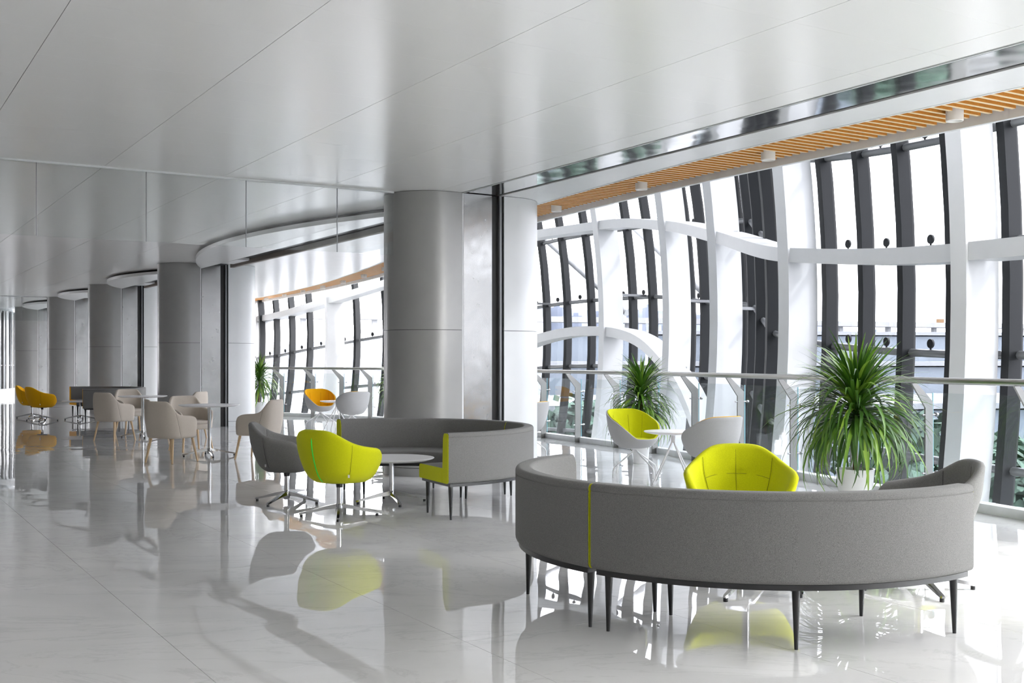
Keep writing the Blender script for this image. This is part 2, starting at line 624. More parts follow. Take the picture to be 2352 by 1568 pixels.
# steel shutter soffit in the near bay, dark shutter slots in the far bays
so = MB().abbox(-11, 11.72, 6.405, 6.935, CZ + 0.012, CZ + 0.3).build('trim_2', M['void'], smooth=0)
tag(so, 'dark shutter slot in the ceiling with a polished steel cover', kind='structure')
MB().abbox(-11, 11.70, 6.455, 6.875, CZ + 0.004, CZ + 0.012).build('steel_cover', M['steel_soffit'], so, smooth=0, origin=(0, 0, 0))
MB().abbox(-11, 11.70, 6.412, 6.424, CZ - 0.006, CZ + 0.012).build('edge_strip', M['fascia'], so, smooth=0, origin=(0, 0, 0))
MB().abbox(-11, 11.70, 6.430, 6.438, CZ - 0.004, CZ + 0.012).build('edge_strip', M['blackgap'], so, smooth=0, origin=(0, 0, 0))

# soffit beyond the shutter line: glossy white panels, then orange slats, then a white fascia beam
sf = MB().prism(strip_poly(-11, 52, lambda a: 6.94, lambda a: lerp_table(WOOD_OUT, a), 80), CZ + 0.14, CZ + 0.6).build('trim_3', M['slatback'], smooth=0)
tag(sf, 'soffit between the shutter line and the atrium, white panels edged by orange slats', kind='structure')
a0 = -11.0
while a0 < 52:
    a1 = min(52, a0 + 1.23)
    aa = frange(a0 + 0.001, a1 - 0.001, 4)
    MB().prism([P(a, 6.94) for a in aa] + [P(a, lerp_table(WOOD_IN, a) - 0.03) for a in reversed(aa)], CZ, CZ + 0.03).build('panel', M['soffit'], sf, smooth=0, origin=(0, 0, 0))
    a0 = a1
rg = []
for a in frange(-11, 52, 120):
    b = lerp_table(WOOD_IN, a)
    rg.append([P(a, b - 0.03, CZ - 0.006), P(a, b - 0.004, CZ - 0.006), P(a, b - 0.004, CZ + 0.13), P(a, b - 0.03, CZ + 0.13)])
MB().loft(rg).build('edge_strip', M['fascia'], sf, smooth=30, origin=(0, 0, 0))
sl_pitch = 0.105
sl_rest = MB()
for k in range(404):
    a = 1.6 + sl_pitch * k
    b0, b1 = lerp_table(WOOD_IN, a) + 0.002, lerp_table(WOOD_OUT, a) - 0.045
    if 4.5 < a < 35.6:
        so_b = MB().abbox(a - 0.017, a + 0.017, b0, b1, CZ + 0.0, CZ + 0.115).build('slat', M['slat'], sf, smooth=0, origin=(0, 0, 0))
    else:
        sl_rest.abbox(a - 0.017, a + 0.017, b0, b1, CZ + 0.0, CZ + 0.115)
        continue
    so_b.data.materials.append(M['slat_bounce'])
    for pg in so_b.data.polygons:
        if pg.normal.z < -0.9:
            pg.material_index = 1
tag(sl_rest.build('slat_field', M['slat'], sf, smooth=0, origin=(0, 0, 0)), kind='stuff')
rg = []
for a in frange(-11, 52, 120):
    b = lerp_table(WOOD_OUT, a)
    rg.append([P(a, b, CZ - 0.060), P(a, b + 0.05, CZ - 0.060), P(a, b + 0.22, CZ + 0.75), P(a, b, CZ + 0.75)])
fb = MB().loft(rg).build('trim_4', M['fascia'], smooth=30)
tag(fb, 'white fascia beam along the outer edge of the orange slats', kind='structure')

# downlights on the slats
def downlight():
    root = empty('downlight')
    tag(root, cat='ceiling light')
    MB().lathe([(0.0, 0.12), (0.069, 0.12), (0.069, 0.004), (0.065, 0.0), (0.054, 0.0), (0.050, 0.02), (0.0, 0.02)], 28).build('housing', M['lampwhite'], root)
    MB().lathe([(0.0, 0.019), (0.049, 0.019), (0.049, 0.013), (0.0, 0.013)], 24).build('diffuser', M['whitelac'], root)
    MB().lathe([(0.0, 0.002), (0.004, 0.002), (0.004, -0.002), (0.0, -0.002)], 8, (0.067, 0.0, 0.10)).build('screw', M['blackmetal'], root)
    return root


LAMPS = [(5.81, 'largest white drum downlight on the orange slats, nearest the camera'), (7.89, 'second white drum downlight on the orange slats, counted from the camera'),
         (10.0, 'third white drum downlight on the orange slats, counted from the camera'), (12.05, 'white drum downlight on the slats close beside the front column'),
         (14.1, 'white drum downlight on the slats hidden behind the front column top'), (16.2, 'second downlight hidden behind the front column top'), (19.8, 'third downlight hidden behind the front column top'),
         (21.9, 'white drum downlight on the far slats, just left of the front column'), (24.0, 'second downlight on the far slats left of the front column'),
         (26.1, 'third downlight on the far slats left of the front column'), (28.2, 'fourth downlight on the far slats left of the front column'),
         (30.3, 'fifth downlight on the far slats left of the front column'), (32.4, 'sixth downlight on the far slats, second from the far column'),
         (34.5, 'farthest white drum downlight on the far slats, beside the second column')]
dl = downlight()
for i, (a, lab) in enumerate(LAMPS):
    b = lerp_table(WOOD_IN, a) * 0.52 + lerp_table(WOOD_OUT, a) * 0.48
    place(dl, i, P(a, b, CZ - 0.075), 0.3, lab, 'downlights on the orange slats')

# crescents and shutter slots in the far bays
names = ['between the first and second columns', 'between the second and third columns', 'between the third and fourth columns', 'beside the fifth column']
for i in range(4):
    a0, a1 = COLS[i][0] + 0.60, COLS[i + 1][0] - 0.60
    dep = 1.04 if i == 0 else 0.9
    root = empty('ceiling_crescent', P((a0 + a1) / 2, 6.4, CZ - 0.11))
    tag(root, 'white crescent shaped dropped ceiling panel %s' % names[i], 'ceiling panel', 'crescent ceiling panels', kind='structure')
    th = frange(-1, 1, 48)

    def arc(inset):
        return [P((a0 + a1) / 2 + t * ((a1 - a0) / 2 - inset), 6.40 - (dep - inset) * (1 - t * t) - (0 if inset else 0)) for t in th]
    MB().prism(arc(0.0) + [], CZ - 0.115, CZ - 0.05).build('drop_panel', M['soffit'], root, smooth=30, origin=(0, 0, 0))
    MB().prism(arc(0.14), CZ - 0.0499, CZ - 0.001).build('shadow_upstand', M['void'], root, smooth=30, origin=(0, 0, 0))  # dark colour paints the shadow gap above the drop panel
    MB().abbox(a0 - 0.05, a1 + 0.05, 6.405, 6.85, CZ - 0.03, CZ + 0.3).build('shutter_slot', M['void'], root, smooth=0, origin=(0, 0, 0))
    MB().abbox(a0 - 0.05, a1 - 0.5, 6.852, 6.93, CZ - 0.115, CZ + 0.3).build('guide_rail', M['slatback'], root, smooth=0, origin=(0, 0, 0))
    MB().abbox(a1 - 1.9, a1 - 0.9, 6.55, 6.80, CZ - 0.075, CZ - 0.032).build('cover_plate', M['soffit'], root, smooth=0, origin=(0, 0, 0))


# ------------------------------------------------------------------ columns (capsule plan, grey half, steel shutter slot, white half)
def half_col(a, bc, sgn, z0, z1, inset=0.0):
    r = 0.54 - inset
    n = 28
    pts = []
    if sgn < 0:      # room side: end arc towards -b
        for k in range(n + 1):
            t = math.pi * k / n
            pts.append(P(a - r * math.cos(t), bc - r * math.sin(t)))
        s = 0.185
        pts = pts + [P(a + r, bc + s), P(a - r, bc + s)]
    else:
        for k in range(n + 1):
            t = math.pi * k / n
            pts.append(P(a + r * math.cos(t), bc + r * math.sin(t)))
        s = 0.185
        pts = pts + [P(a - r, bc - s), P(a + r, bc - s)]
    return MB().prism(pts, z0, z1)


for a, nm in COLS:
    root = empty('column', P(a, 6.645, 0))
    tag(root, '%s column from the camera, grey rounded half, steel slot and white half' % nm, 'column', 'columns along the hall', kind='structure')
    for z0, z1 in ((0.10, 1.745), (1.751, CZ - 0.004)):
        half_col(a, 6.21, -1, z0 + 0.006 if z0 < 1 else z0, z1).build('grey_cladding', M['colgrey'], root, smooth=30, origin=(0, 0, 0))
        half_col(a, 7.17, 1, z0 + 0.006 if z0 < 1 else z0, z1).build('white_cladding', M['colwhite'], root, smooth=30, origin=(0, 0, 0))
    half_col(a, 6.21, -1, 0.0, CZ - 0.002, 0.012).build('column_core', M['blackgap'], root, smooth=30, origin=(0, 0, 0))
    half_col(a, 7.17, 1, 0.0, CZ - 0.002, 0.012).build('column_core', M['blackgap'], root, smooth=30, origin=(0, 0, 0))
    half_col(a, 6.21, -1, 0.0, 0.10, 0.0).build('plinth', M['colgrey'], root, smooth=30, origin=(0, 0, 0))
    half_col(a, 7.17, 1, 0.0, 0.10, 0.0).build('plinth', M['colwhite'], root, smooth=30, origin=(0, 0, 0))
    # slot: b from 6.395 to 6.895
    for sg in (-1, 1):
        f = a + sg * 0.54
        q = lambda d0, d1, b0, b1, nm2, mt: MB().abbox(min(f - sg * d0, f - sg * d1), max(f - sg * d0, f - sg * d1), b0, b1, 0.0, CZ - 0.004).build(nm2, M[mt], root, smooth=0, origin=(0, 0, 0))
        q(0.002, 0.20, 6.397, 6.417, 'edge_strip', 'colwhite')
        q(0.05, 0.20, 6.417, 6.432, 'shadow_gap', 'blackgap')
        q(0.025, 0.20, 6.432, 6.825, 'steel_panel', 'steel')
        q(0.06, 0.20, 6.825, 6.925, 'shutter_channel', 'blackgap')
        q(0.008, 0.20, 6.925, 6.955, 'edge_strip', 'transom')
        q(0.03, 0.20, 6.955, 6.984, 'shadow_gap', 'darksteel')

# ------------------------------------------------------------------ glass smoke screens hung from the ceiling
for a_s, b_end, b_first, lab in ((12.02, 5.66, 4.94, 'frameless glass smoke screen hanging from the ceiling beside the front column'),
                                 (37.6, 5.66, 4.9, 'far glass smoke screen hanging from the ceiling beside the fourth column')):
    root = empty('glass_smoke_screen', P(a_s, 2, CZ))
    tag(root, lab, 'glass screen')
    MB().abbox(a_s - 0.014, a_s + 0.014, -8.5, b_end, CZ - 0.022, CZ - 0.001).build('head_rail', M['fascia'], root, smooth=0, origin=(0, 0, 0))
    bs = [b_end] + [b_first - 1.08 * k for k in range(13)]
    for k in range(len(bs) - 1):
        MB().abbox(a_s - 0.005, a_s + 0.005, bs[k + 1] + 0.006, bs[k] - 0.006, CZ - 0.76, CZ - 0.022).build('pane', M['smokeglass'], root, smooth=0, origin=(0, 0, 0))
        MB().abbox(a_s - 0.005, a_s + 0.005, bs[k + 1] - 0.004, bs[k + 1] + 0.004, CZ - 0.76, CZ - 0.022).build('joint_seal', M['transom'], root, smooth=0, origin=(0, 0, 0))

# ------------------------------------------------------------------ walls out of view and the added glazing at the far end
tag(MB().abbox(-11, 52, -4.4, -4.2, -0.4, CZ + 0.5).build('wall_left', M['wall'], smooth=0), 'plain grey wall on the left side of the hall', kind='structure')
tag(MB().abbox(-11.2, -11, -8.8, 9.0, -0.4, CZ + 0.5).build('wall_back', M['wall'], smooth=0), 'plain pale wall behind the camera', kind='structure')

wb = empty('added_window_5', P(52, 0, 0))  # glazing added so that light keeps reaching the far hall
tag(wb, 'added glazed end wall letting light into the far hall, hidden behind the drum and the columns', kind='structure')
for k in range(13):
    bb = -4.2 + 1.35 * k
    MB().abbox(51.94, 52.06, bb - 0.04, bb + 0.04, 0.0, CZ).build('mullion', M['darksteel'], wb, smooth=0, origin=(0, 0, 0))
    if k < 12:
        MB().abbox(51.994, 52.006, bb + 0.04, bb + 1.31, 0.0, CZ).build('pane', M['farglass'], wb, smooth=0, origin=(0, 0, 0))

# curved glazed drum at the far left
dc = P(48.47, 3.05)
root = empty('glazed_drum', dc)
tag(root, 'tall curved glazed drum with a white base at the far left end', 'glass wall', kind='structure')
M['drumglass'] = plain('frosted_drum_glass', (0.34, 0.36, 0.37), 0.22, var=0.35, vscale=1.5)
MB().lathe([(2.95, 0.28), (2.95, CZ - 0.002)], 72).build('curved_glass', M['drumglass'], root)
MB().lathe([(3.0, 0.0), (3.0, 0.28), (2.9, 0.28), (2.9, 0.0)], 72).build('base_ring', M['rib'], root)
MB().lathe([(2.97, CZ - 0.16), (2.97, CZ - 0.12), (2.9, CZ - 0.12), (2.9, CZ - 0.16)], 72).build('top_ring', M['transom'], root)
MB().lathe([(2.97, 1.18), (2.97, 1.22), (2.9, 1.22), (2.9, 1.18)], 72).build('mid_ring', M['transom'], root)
for k in range(60):
    t = 2 * math.pi * k / 60
    MB().box((2.955 * math.cos(t), 2.955 * math.sin(t), 1.8), (0.05, 0.09 if k % 2 else 0.16, 3.0), t).build('mullion', M['darksteel'] if k % 2 else M['rib'], root)


# ------------------------------------------------------------------ facade: dark mullions, transoms, glass
def fac(a, z, off=0.0):
    return P(a, lerp_table(MUL_B, a) + bulge(z) + off, z)


ZB, ZT = -4.6, 7.6
zs_m = frange(ZB, ZT, 16)


def window(name, idx, lab, gm='glass'):
    root = empty(name, P(MUL_A[idx[0]], lerp_table(MUL_B, MUL_A[idx[0]]), -4.6))
    tag(root, lab, kind='structure')
    for ii, i in enumerate(idx):
        a = MUL_A[i]
        lastm = i == idx[-1] and i + 1 < len(MUL_A)
        db = (lerp_table(MUL_B, a + 0.2) - lerp_table(MUL_B, a - 0.2)) / 0.4
        ta = Vector((1, db)).normalized()
        nb = Vector((-ta.y, ta.x))          # outward normal in (a, b)

        def sec(z, u0, u1, v0, v1):
            b = lerp_table(MUL_B, a) + bulge(z)
            return [P(a + ta.x * u + nb.x * v, b + ta.y * u + nb.y * v, z) for u, v in ((u0, v0), (u1, v0), (u1, v1), (u0, v1))]
        if lastm:
            continue
        MB().loft([sec(z, -0.055, 0.055, -0.075, 0.085) for z in zs_m]).build('mullion', M['darksteel'], root, smooth=20, origin=(0, 0, 0))
        MB().loft([sec(z, -0.035, 0.035, 0.085, 0.125) for z in zs_m]).build('gasket', M['blackgap'], root, smooth=20, origin=(0, 0, 0))
        if i == idx[-1]:
            continue
        a2 = MUL_A[i + 1]
        for k in range(-3, 5):
            z1, z2 = trans_z(a, k), trans_z(a2, k)
            if z1 > ZT - 0.1 or z1 < ZB:
                continue
            p, q = fac(a, z1, 0.04), fac(a2, z2, 0.04)
            d = (q - p)
            p, q = p + d * 0.09, q - d * 0.09
            MB().tube([p, q], 0.047, 8).build('transom', M['transom'], root, smooth=60, origin=(0, 0, 0))
            if k >= 0 and 4.0 < a < 37:
                c = (p + q) / 2 + Vector((0, 0, 0.115))
                t = d.normalized()
                nrm = t.cross(Vector((0, 0, 1))).normalized()
                MB().tube([c - nrm * 0.012, c + nrm * 0.012], 0.055, 14).tube([c - Vector((0, 0, 0.09)), c - Vector((0, 0, 0.04))], 0.012, 6).build('glass_clamp', M['darksteel'], root, smooth=50, origin=(0, 0, 0))
        for k in range(-3, 5):
            zl1, zl2 = trans_z(a, k) if k > -3 else ZB, trans_z(a2, k) if k > -3 else ZB
            zh1, zh2 = (trans_z(a, k + 1), trans_z(a2, k + 1)) if k < 4 else (ZT, ZT)
            zh1, zh2 = min(zh1, ZT), min(zh2, ZT)
            zl1, zl2 = max(zl1, ZB), max(zl2, ZB)
            if zh1 - zl1 < 0.05 or zh2 - zl2 < 0.05:
                continue
            rings = []
            for t in (0, 0.5, 1):
                y1, y2 = zl1 + (zh1 - zl1) * t, zl2 + (zh2 - zl2) * t
                rings.append([fac(a, y1, 0.125), fac(a2, y2, 0.125), fac(a2, y2, 0.137), fac(a, y1, 0.137)])
            MB().loft(rings).build('pane', M[gm], root, smooth=20, origin=(0, 0, 0))


split = MUL_A.index(23.9)
near, far = MUL_A.index(3.6), MUL_A.index(38.8)
window('unseen_window_3', list(range(0, near + 1)), 'facade beside and behind the camera, out of view, glazed clear to add fill light', 'clearglass')  # clear glass chosen here as an unseen source of fill light
window('unseen_window_4', list(range(far, len(MUL_A))), 'facade of the far end, hidden behind the columns, glazed lighter to add light', 'farglass')  # lighter glass added out of view to brighten the far hall
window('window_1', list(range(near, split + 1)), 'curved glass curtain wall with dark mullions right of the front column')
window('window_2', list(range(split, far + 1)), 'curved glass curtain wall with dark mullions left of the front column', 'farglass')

# white ribs
RIBS = [(3.9, 'white curved facade rib beyond the right edge'),
        (7.45, 'widest white curved facade rib, at the right behind the potted plant'), (10.8, 'white curved facade rib left of the large potted plant'),
        (13.6, 'slim white facade rib beside the wide dark mullion group'), (16.4, 'white facade rib right of the sloping lower white arc'),
        (20, 'white facade rib above the lime shell chair and its plant'), (23.7, 'white facade rib hidden behind the front column'),
        (27.4, 'white facade rib behind the front column, farther on'), (31, 'broad white facade rib above the orange shell chair'),
        (36.5, 'white facade rib beside the second column'), (41.5, 'white facade rib hidden behind the second column')]
for a, lab in RIBS:
    b0 = lerp_table(RIB_B, a)
    rings = []
    for z in frange(ZB, ZT, 26):
        b = b0 + bulge(z)
        rings.append([P(a - 0.095, b, z), P(a + 0.095, b, z), P(a + 0.095, b + 0.54, z), P(a - 0.095, b + 0.54, z)])
    root = empty('white_rib', P(a, b0 + bulge(ZB), ZB))
    tag(root, lab, 'facade rib', 'white facade ribs', kind='structure')
    MB().loft(rings).build('rib_box', M['rib'], root, smooth=20, origin=(0, 0, 0))
    mb_gap = lerp_table(MUL_B, a) - b0
    for k in (0, 2):
        z = trans_z(a, k) + 0.02
        b = b0 + bulge(z)
        MB().abbox(a - 0.05, a + 0.05, b + 0.54, b + mb_gap - 0.06, z - 0.025, z + 0.025).build('bracket', M['transom'], root, smooth=0, origin=(0, 0, 0))


def band(a0, a1, zf, hgt, lab, name='white_ring_beam', n=12):
    rings = []
    for a in frange(a0, a1, n):
        e = 0.02
        z = zf(a)
        b = lerp_table(RIB_B, a) + bulge(z)
        pa = Vector((P(a + e, lerp_table(RIB_B, a + e), zf(a + e)) - P(a - e, lerp_table(RIB_B, a - e), zf(a - e)))).normalized()
        side = pa.cross(Vector((0, 0, 1))).normalized()
        if side.dot(P(0, 1) - P(0, 0)) < 0:
            side = -side
        up = side.cross(pa).normalized()
        if up.z < 0:
            up = -up
        c = P(a, b, z)
        rings.append([c + side * 0.05 - up * hgt / 2, c + side * 0.47 - up * hgt / 2, c + side * 0.47 + up * hgt / 2, c + side * 0.05 + up * hgt / 2])
    o = MB().loft(rings).build(name, M['rib'], smooth=20)
    return tag(o, lab, 'facade beam', 'white beams between the ribs', kind='structure')


bz = lambda a: lerp_table(BAND_Z, a)
ra = [r[0] for r in RIBS]
blabs = {3.9: 'white ring beam running out at the right edge', 7.45: 'straight white ring beam behind the large potted plant, between the two widest ribs',
         10.8: 'white ring beam curving down across the wide dark mullion group', 13.6: 'short curved white ring beam over the slim rib', 16.4: 'white ring beam arching beside the second rib',
         20: 'white upper ring beam running behind the front column', 27.4: 'white ring beam sloping up to the front column from the far bay', 31: 'white ring beam sloping down behind the orange shell chair rib'}
for i in range(len(ra) - 1):
    g = 0.09
    band(ra[i] + g, ra[i + 1] - g, bz, 0.19, blabs.get(ra[i], 'white ring beam outside the picture, between ribs at %d' % i))
low = lambda a: 2.06 - 0.048 * (a - 20.8) ** 2
band(20.09, 23.6, low, 0.21, 'lower white arc beam arching behind the front column, over the railing')
band(16.49, 19.91, low, 0.21, 'lower white arc beam dropping steeply behind the potted plant')
band(13.69, 16.31, low, 0.21, 'lower white arc beam hidden below the railing')

# upper slab edge, and a roof added over the atrium to block skylight
up = MB().prism(strip_poly(-11, 52, lambda a: -8.6, lambda a: lerp_table(WOOD_OUT, a) + 0.22, 60), CZ + 0.76, CZ + 0.95).build('roof', M['slab'], smooth=0)
tag(up, 'upper floor slab above the ceiling', kind='structure')
rf2 = MB().prism(strip_poly(3.6, 38.8, lambda a: lerp_table(WOOD_OUT, a) + 0.1, lambda a: lerp_table(MUL_B, a) + 0.3, 50), ZT, ZT + 0.2).build('ceiling_light_block', M['slab'], smooth=0)
tag(rf2, 'added white roof blocking light from above, between the floor edge and the facade', kind='structure')
wup = MB().prism(strip_poly(3.6, 38.8, lambda a: lerp_table(WOOD_OUT, a) + 0.02, lambda a: lerp_table(WOOD_OUT, a) + 0.2, 50), CZ + 0.95, ZT).build('wall_upper', M['slab'], smooth=0)
tag(wup, 'white parapet wall of the upper floor over the atrium', kind='structure')
lowf = MB().prism(strip_poly(-11, 52, lambda a: 0.0, lambda a: lerp_table(MUL_B, a) - 1.3, 60), -4.9, -4.6).build('floor_lower', M['slab'], smooth=0)
tag(lowf, 'white lower floor of the atrium below the railing', kind='structure')

# ------------------------------------------------------------------ railing
rail = empty('glass_railing', P(12, lerp_table(RAIL, 12), 0))
tag(rail, 'curved glass balustrade with a round steel handrail beside the facade', 'railing')
HR = 0.22
hr_path = [P(a, lerp_table(RAIL, a) - HR, 1.195) for a in frange(-10.5, 29.5, 110)]
MB().tube(hr_path, 0.031, 14).build('handrail', M['satin'], rail, smooth=60, origin=(0, 0, 0))
POST_A = [-9.2, -8, -6.8, -5.6, -4.4, -3.2, -2, -0.8, 0.4, 1.6, 2.8, 4.45, 5.75, 7.0, 8.15, 9.3, 10.5, 11.72, 12.94, 14.1, 15.35, 16.56, 17.75, 18.95, 20.15, 21.35, 22.5, 23.6, 24.6, 25.55, 26.45, 27.4, 28.4, 29.4]
for i, a in enumerate(POST_A):
    b = lerp_table(RAIL, a)
    w = 0.055
    t = 0.008
    prof = [(-w, 0.0), (w, 0.0), (w, 0.985), (-HR + 0.045, 1.165), (-HR - 0.03, 1.165), (-w, 0.93)]
    mb = MB()
    mb.loft([[P(a + s * t, b + x, z) for x, z in prof] for s in (-1, 1)])
    post = mb.build('post', M['postmetal'], rail, smooth=0, origin=(0, 0, 0))
    for z in (0.30, 0.86):
        MB().tube([P(a, b - 0.09, z), P(a, b + 0.125, z)], 0.008, 8).tube([P(a, b + 0.105, z), P(a, b + 0.130, z)], 0.019, 12).build('standoff', M['chrome'], post, smooth=60, origin=(0, 0, 0))
    if i + 1 < len(POST_A):
        a2 = POST_A[i + 1]
        aa = frange(a + 0.03, a2 - 0.03, 3)
        gb = 0.085
        rings = [[P(x, lerp_table(RAIL, x) + gb, 0.10), P(x, lerp_table(RAIL, x) + gb + 0.012, 0.10), P(x, lerp_table(RAIL, x) + gb + 0.012, 1.07), P(x, lerp_table(RAIL, x) + gb, 1.07)] for x in aa]
        g = MB().loft(rings).build('glass_panel', M['railglass'], rail, smooth=20, origin=(0, 0, 0))
        eb = lerp_table(RAIL, a + 0.03) + gb
        MB().abbox(a + 0.0245, a + 0.0295, eb - 0.001, eb + 0.013, 0.10, 1.07).build('glass_edge', M['edgeglass'], g, smooth=0, origin=(0, 0, 0))


# ------------------------------------------------------------------ furniture generators
def spow(x, p):
    return math.copysign(abs(x) ** p, x)


def tub(p, off0, off1, rim_up=0.0, floor_in=True, seams_in=None, seams_out=None, z_start=None):
    """a bucket seat skin between two offsets of one rounded plan; front is +y"""
    N = p.get('N', 96)
    hw, hd, n = p['hw'], p['hd'], p['n']
    zb, zs = p['zb'], p['zs']
    lean = p.get('lean', 0.0)
    rows = []
    phis = [2 * math.pi * i / N - math.pi for i in range(N)]

    def pt(phi, z, off, s=None):
        sc = lerp_table(p['S'], z) if s is None else s
        d_ = hd if math.cos(phi) > 0 else p.get('hdf', hd)
        x0 = hw * spow(math.sin(phi), 2 / n)
        y0 = -d_ * spow(math.cos(phi), 2 / n) + p.get('yo', 0.0)
        nx, ny = spow(math.sin(phi), 2 - 2 / n) / hw, -spow(math.cos(phi), 2 - 2 / n) / d_
        l = math.hypot(nx, ny)
        nx, ny = nx / l, ny / l
        w = (1 + math.cos(phi)) / 2
        return Vector((x0 * sc - nx * off, y0 * sc - ny * off - lean * (z - zb) * w, z)), Vector((nx, ny, 0))

    rims = []
    for ph in phis:
        rims.append(lerp_table(p['rim'], abs(math.degrees(ph))) + rim_up)
    for _ in range(p.get('sm', 0)):
        rims = [(rims[i - 1] + 2 * rims[i] + rims[(i + 1) % N]) / 4 for i in range(N)]
    sb = p['S'][0][1]
    zo = zb + off0
    for q in (0.03, 0.45, 0.8, 0.95):
        rows.append([pt(ph, zo, off0 * 0.3, sb * q)[0] + Vector((0, 0, -p.get('belly', 0.0) * (1 - q))) for ph in phis])
    NW = p.get('NW', 16)
    for k in range(NW + 1):
        w = (k / NW) ** 1.2
        row = []
        for i, ph in enumerate(phis):
            z = zo + (rims[i] - zo) * w
            v, nr = pt(ph, z, off0)
            if seams_out:
                v = v - nr * seams_out(math.degrees(ph), z)
            row.append(v)
        rows.append(row)
    th = off1 - off0
    for ang in (45, 90, 135):
        row = []
        for i, ph in enumerate(phis):
            t = (1 - math.cos(R(ang))) / 2
            v, nr = pt(ph, rims[i], off0 + th * t)
            v.z += th * 0.5 * math.sin(R(ang))
            row.append(v)
        rows.append(row)
    for k in range(NW + 1):
        w = k / NW
        row = []
        for i, ph in enumerate(phis):
            zl = min(zs, rims[i] - 0.012)
            z = rims[i] + (zl - rims[i]) * w
            v, nr = pt(ph, z, off1)
            if seams_in:
                v = v + nr * seams_in(math.degrees(ph), z)
            row.append(v)
        rows.append(row)
    last = rows[-1]
    for q in (0.8, 0.4, 0.02):
        rows.append([Vector((v.x * q, v.y * q, zs * (1 - q) + v.z * q)) for v in last])
    return MB().loft(rows)


def pad(p, off, z0, z1, scale=0.97, dome=0.012):
    """seat cushion that follows the inner plan"""
    N = 64
    hw, hd, n = p['hw'], p['hd'], p['n']
    sc = lerp_table(p['S'], (z0 + z1) / 2)
    base = []
    for i in range(N):
        ph = 2 * math.pi * i / N
        d_ = hd if math.cos(ph) > 0 else p.get('hdf', hd)
        base.append(((hw * sc - off) * spow(math.sin(ph), 2 / n) * scale, (-(d_ * sc - off) * spow(math.cos(ph), 2 / n) + p.get('yo', 0.0) * sc) * scale))
    h = z1 - z0
    rings = []
    for s, z in ((0.02, z0), (0.9, z0), (0.975, z0 + h * 0.12), (1.0, z0 + h * 0.45), (0.985, z0 + h * 0.8), (0.95, z1), (0.75, z1 + dome * 0.6), (0.4, z1 + dome), (0.02, z1 + dome)):
        rings.append([(x * s, y * s, z) for x, y in base])
    return MB().loft(rings)


LOUNGE = dict(hw=0.40, hd=0.435, hdf=0.235, yo=0.095, n=2.25, zb=0.312, zs=0.40, lean=0.05, belly=0.008, N=120, sm=14,
              S=[(0.312, 0.56), (0.34, 0.68), (0.38, 0.77), (0.44, 0.85), (0.52, 0.92), (0.62, 0.975), (0.78, 1.0)],
              rim=[(0, 0.762), (18, 0.760), (28, 0.742), (38, 0.704), (50, 0.658), (64, 0.624), (80, 0.604), (92, 0.592), (100, 0.572), (108, 0.532), (116, 0.482), (126, 0.445), (142, 0.425), (180, 0.42)])
DINING = dict(hw=0.300, hd=0.285, n=3.3, zb=0.335, zs=0.40, lean=0.10, belly=0.0, N=120, sm=4,
              S=[(0.335, 0.885), (0.35, 0.94), (0.42, 0.965), (0.60, 1.0), (0.70, 0.985), (0.84, 0.93)],
              rim=[(0, 0.815), (28, 0.815), (38, 0.80), (48, 0.765), (60, 0.705), (72, 0.648), (82, 0.628), (100, 0.612), (118, 0.588), (130, 0.55), (137, 0.49), (143, 0.43), (150, 0.40), (180, 0.395)])
SHELL = dict(hw=0.335, hd=0.305, n=2.3, zb=0.338, zs=0.375, lean=0.05, belly=0.004, N=96,
             S=[(0.338, 0.36), (0.35, 0.52), (0.38, 0.66), (0.43, 0.78), (0.50, 0.87), (0.60, 0.945), (0.79, 1.0)],
             rim=[(0, 0.785), (30, 0.782), (50, 0.762), (70, 0.722), (90, 0.665), (110, 0.60), (126, 0.54), (140, 0.485), (154, 0.452), (180, 0.445)])


def seam(p, pts, off, push, r=0.0016):
    """stitched line on a tub skin through (angle in degrees, height) points"""
    hw, hd, n = p['hw'], p['hd'], p['n']
    path = []
    for deg, z in pts:
        ph = R(deg)
        sc = lerp_table(p['S'], z)
        d_ = hd if math.cos(ph) > 0 else p.get('hdf', hd)
        nx, ny = spow(math.sin(ph), 2 - 2 / n) / hw, -spow(math.cos(ph), 2 - 2 / n) / d_
        l = math.hypot(nx, ny)
        nx, ny = nx / l, ny / l
        w = (1 + math.cos(ph)) / 2
        o_ = off + push
        path.append((hw * spow(math.sin(ph), 2 / n) * sc - nx * o_, (-d_ * spow(math.cos(ph), 2 / n) + p.get('yo', 0.0)) * sc - ny * o_ - p.get('lean', 0) * (z - p['zb']) * w, z))
    return MB().tube(path, r, 5)


def groove(d, w, depth):
    return depth * math.exp(-(d / w) ** 2)


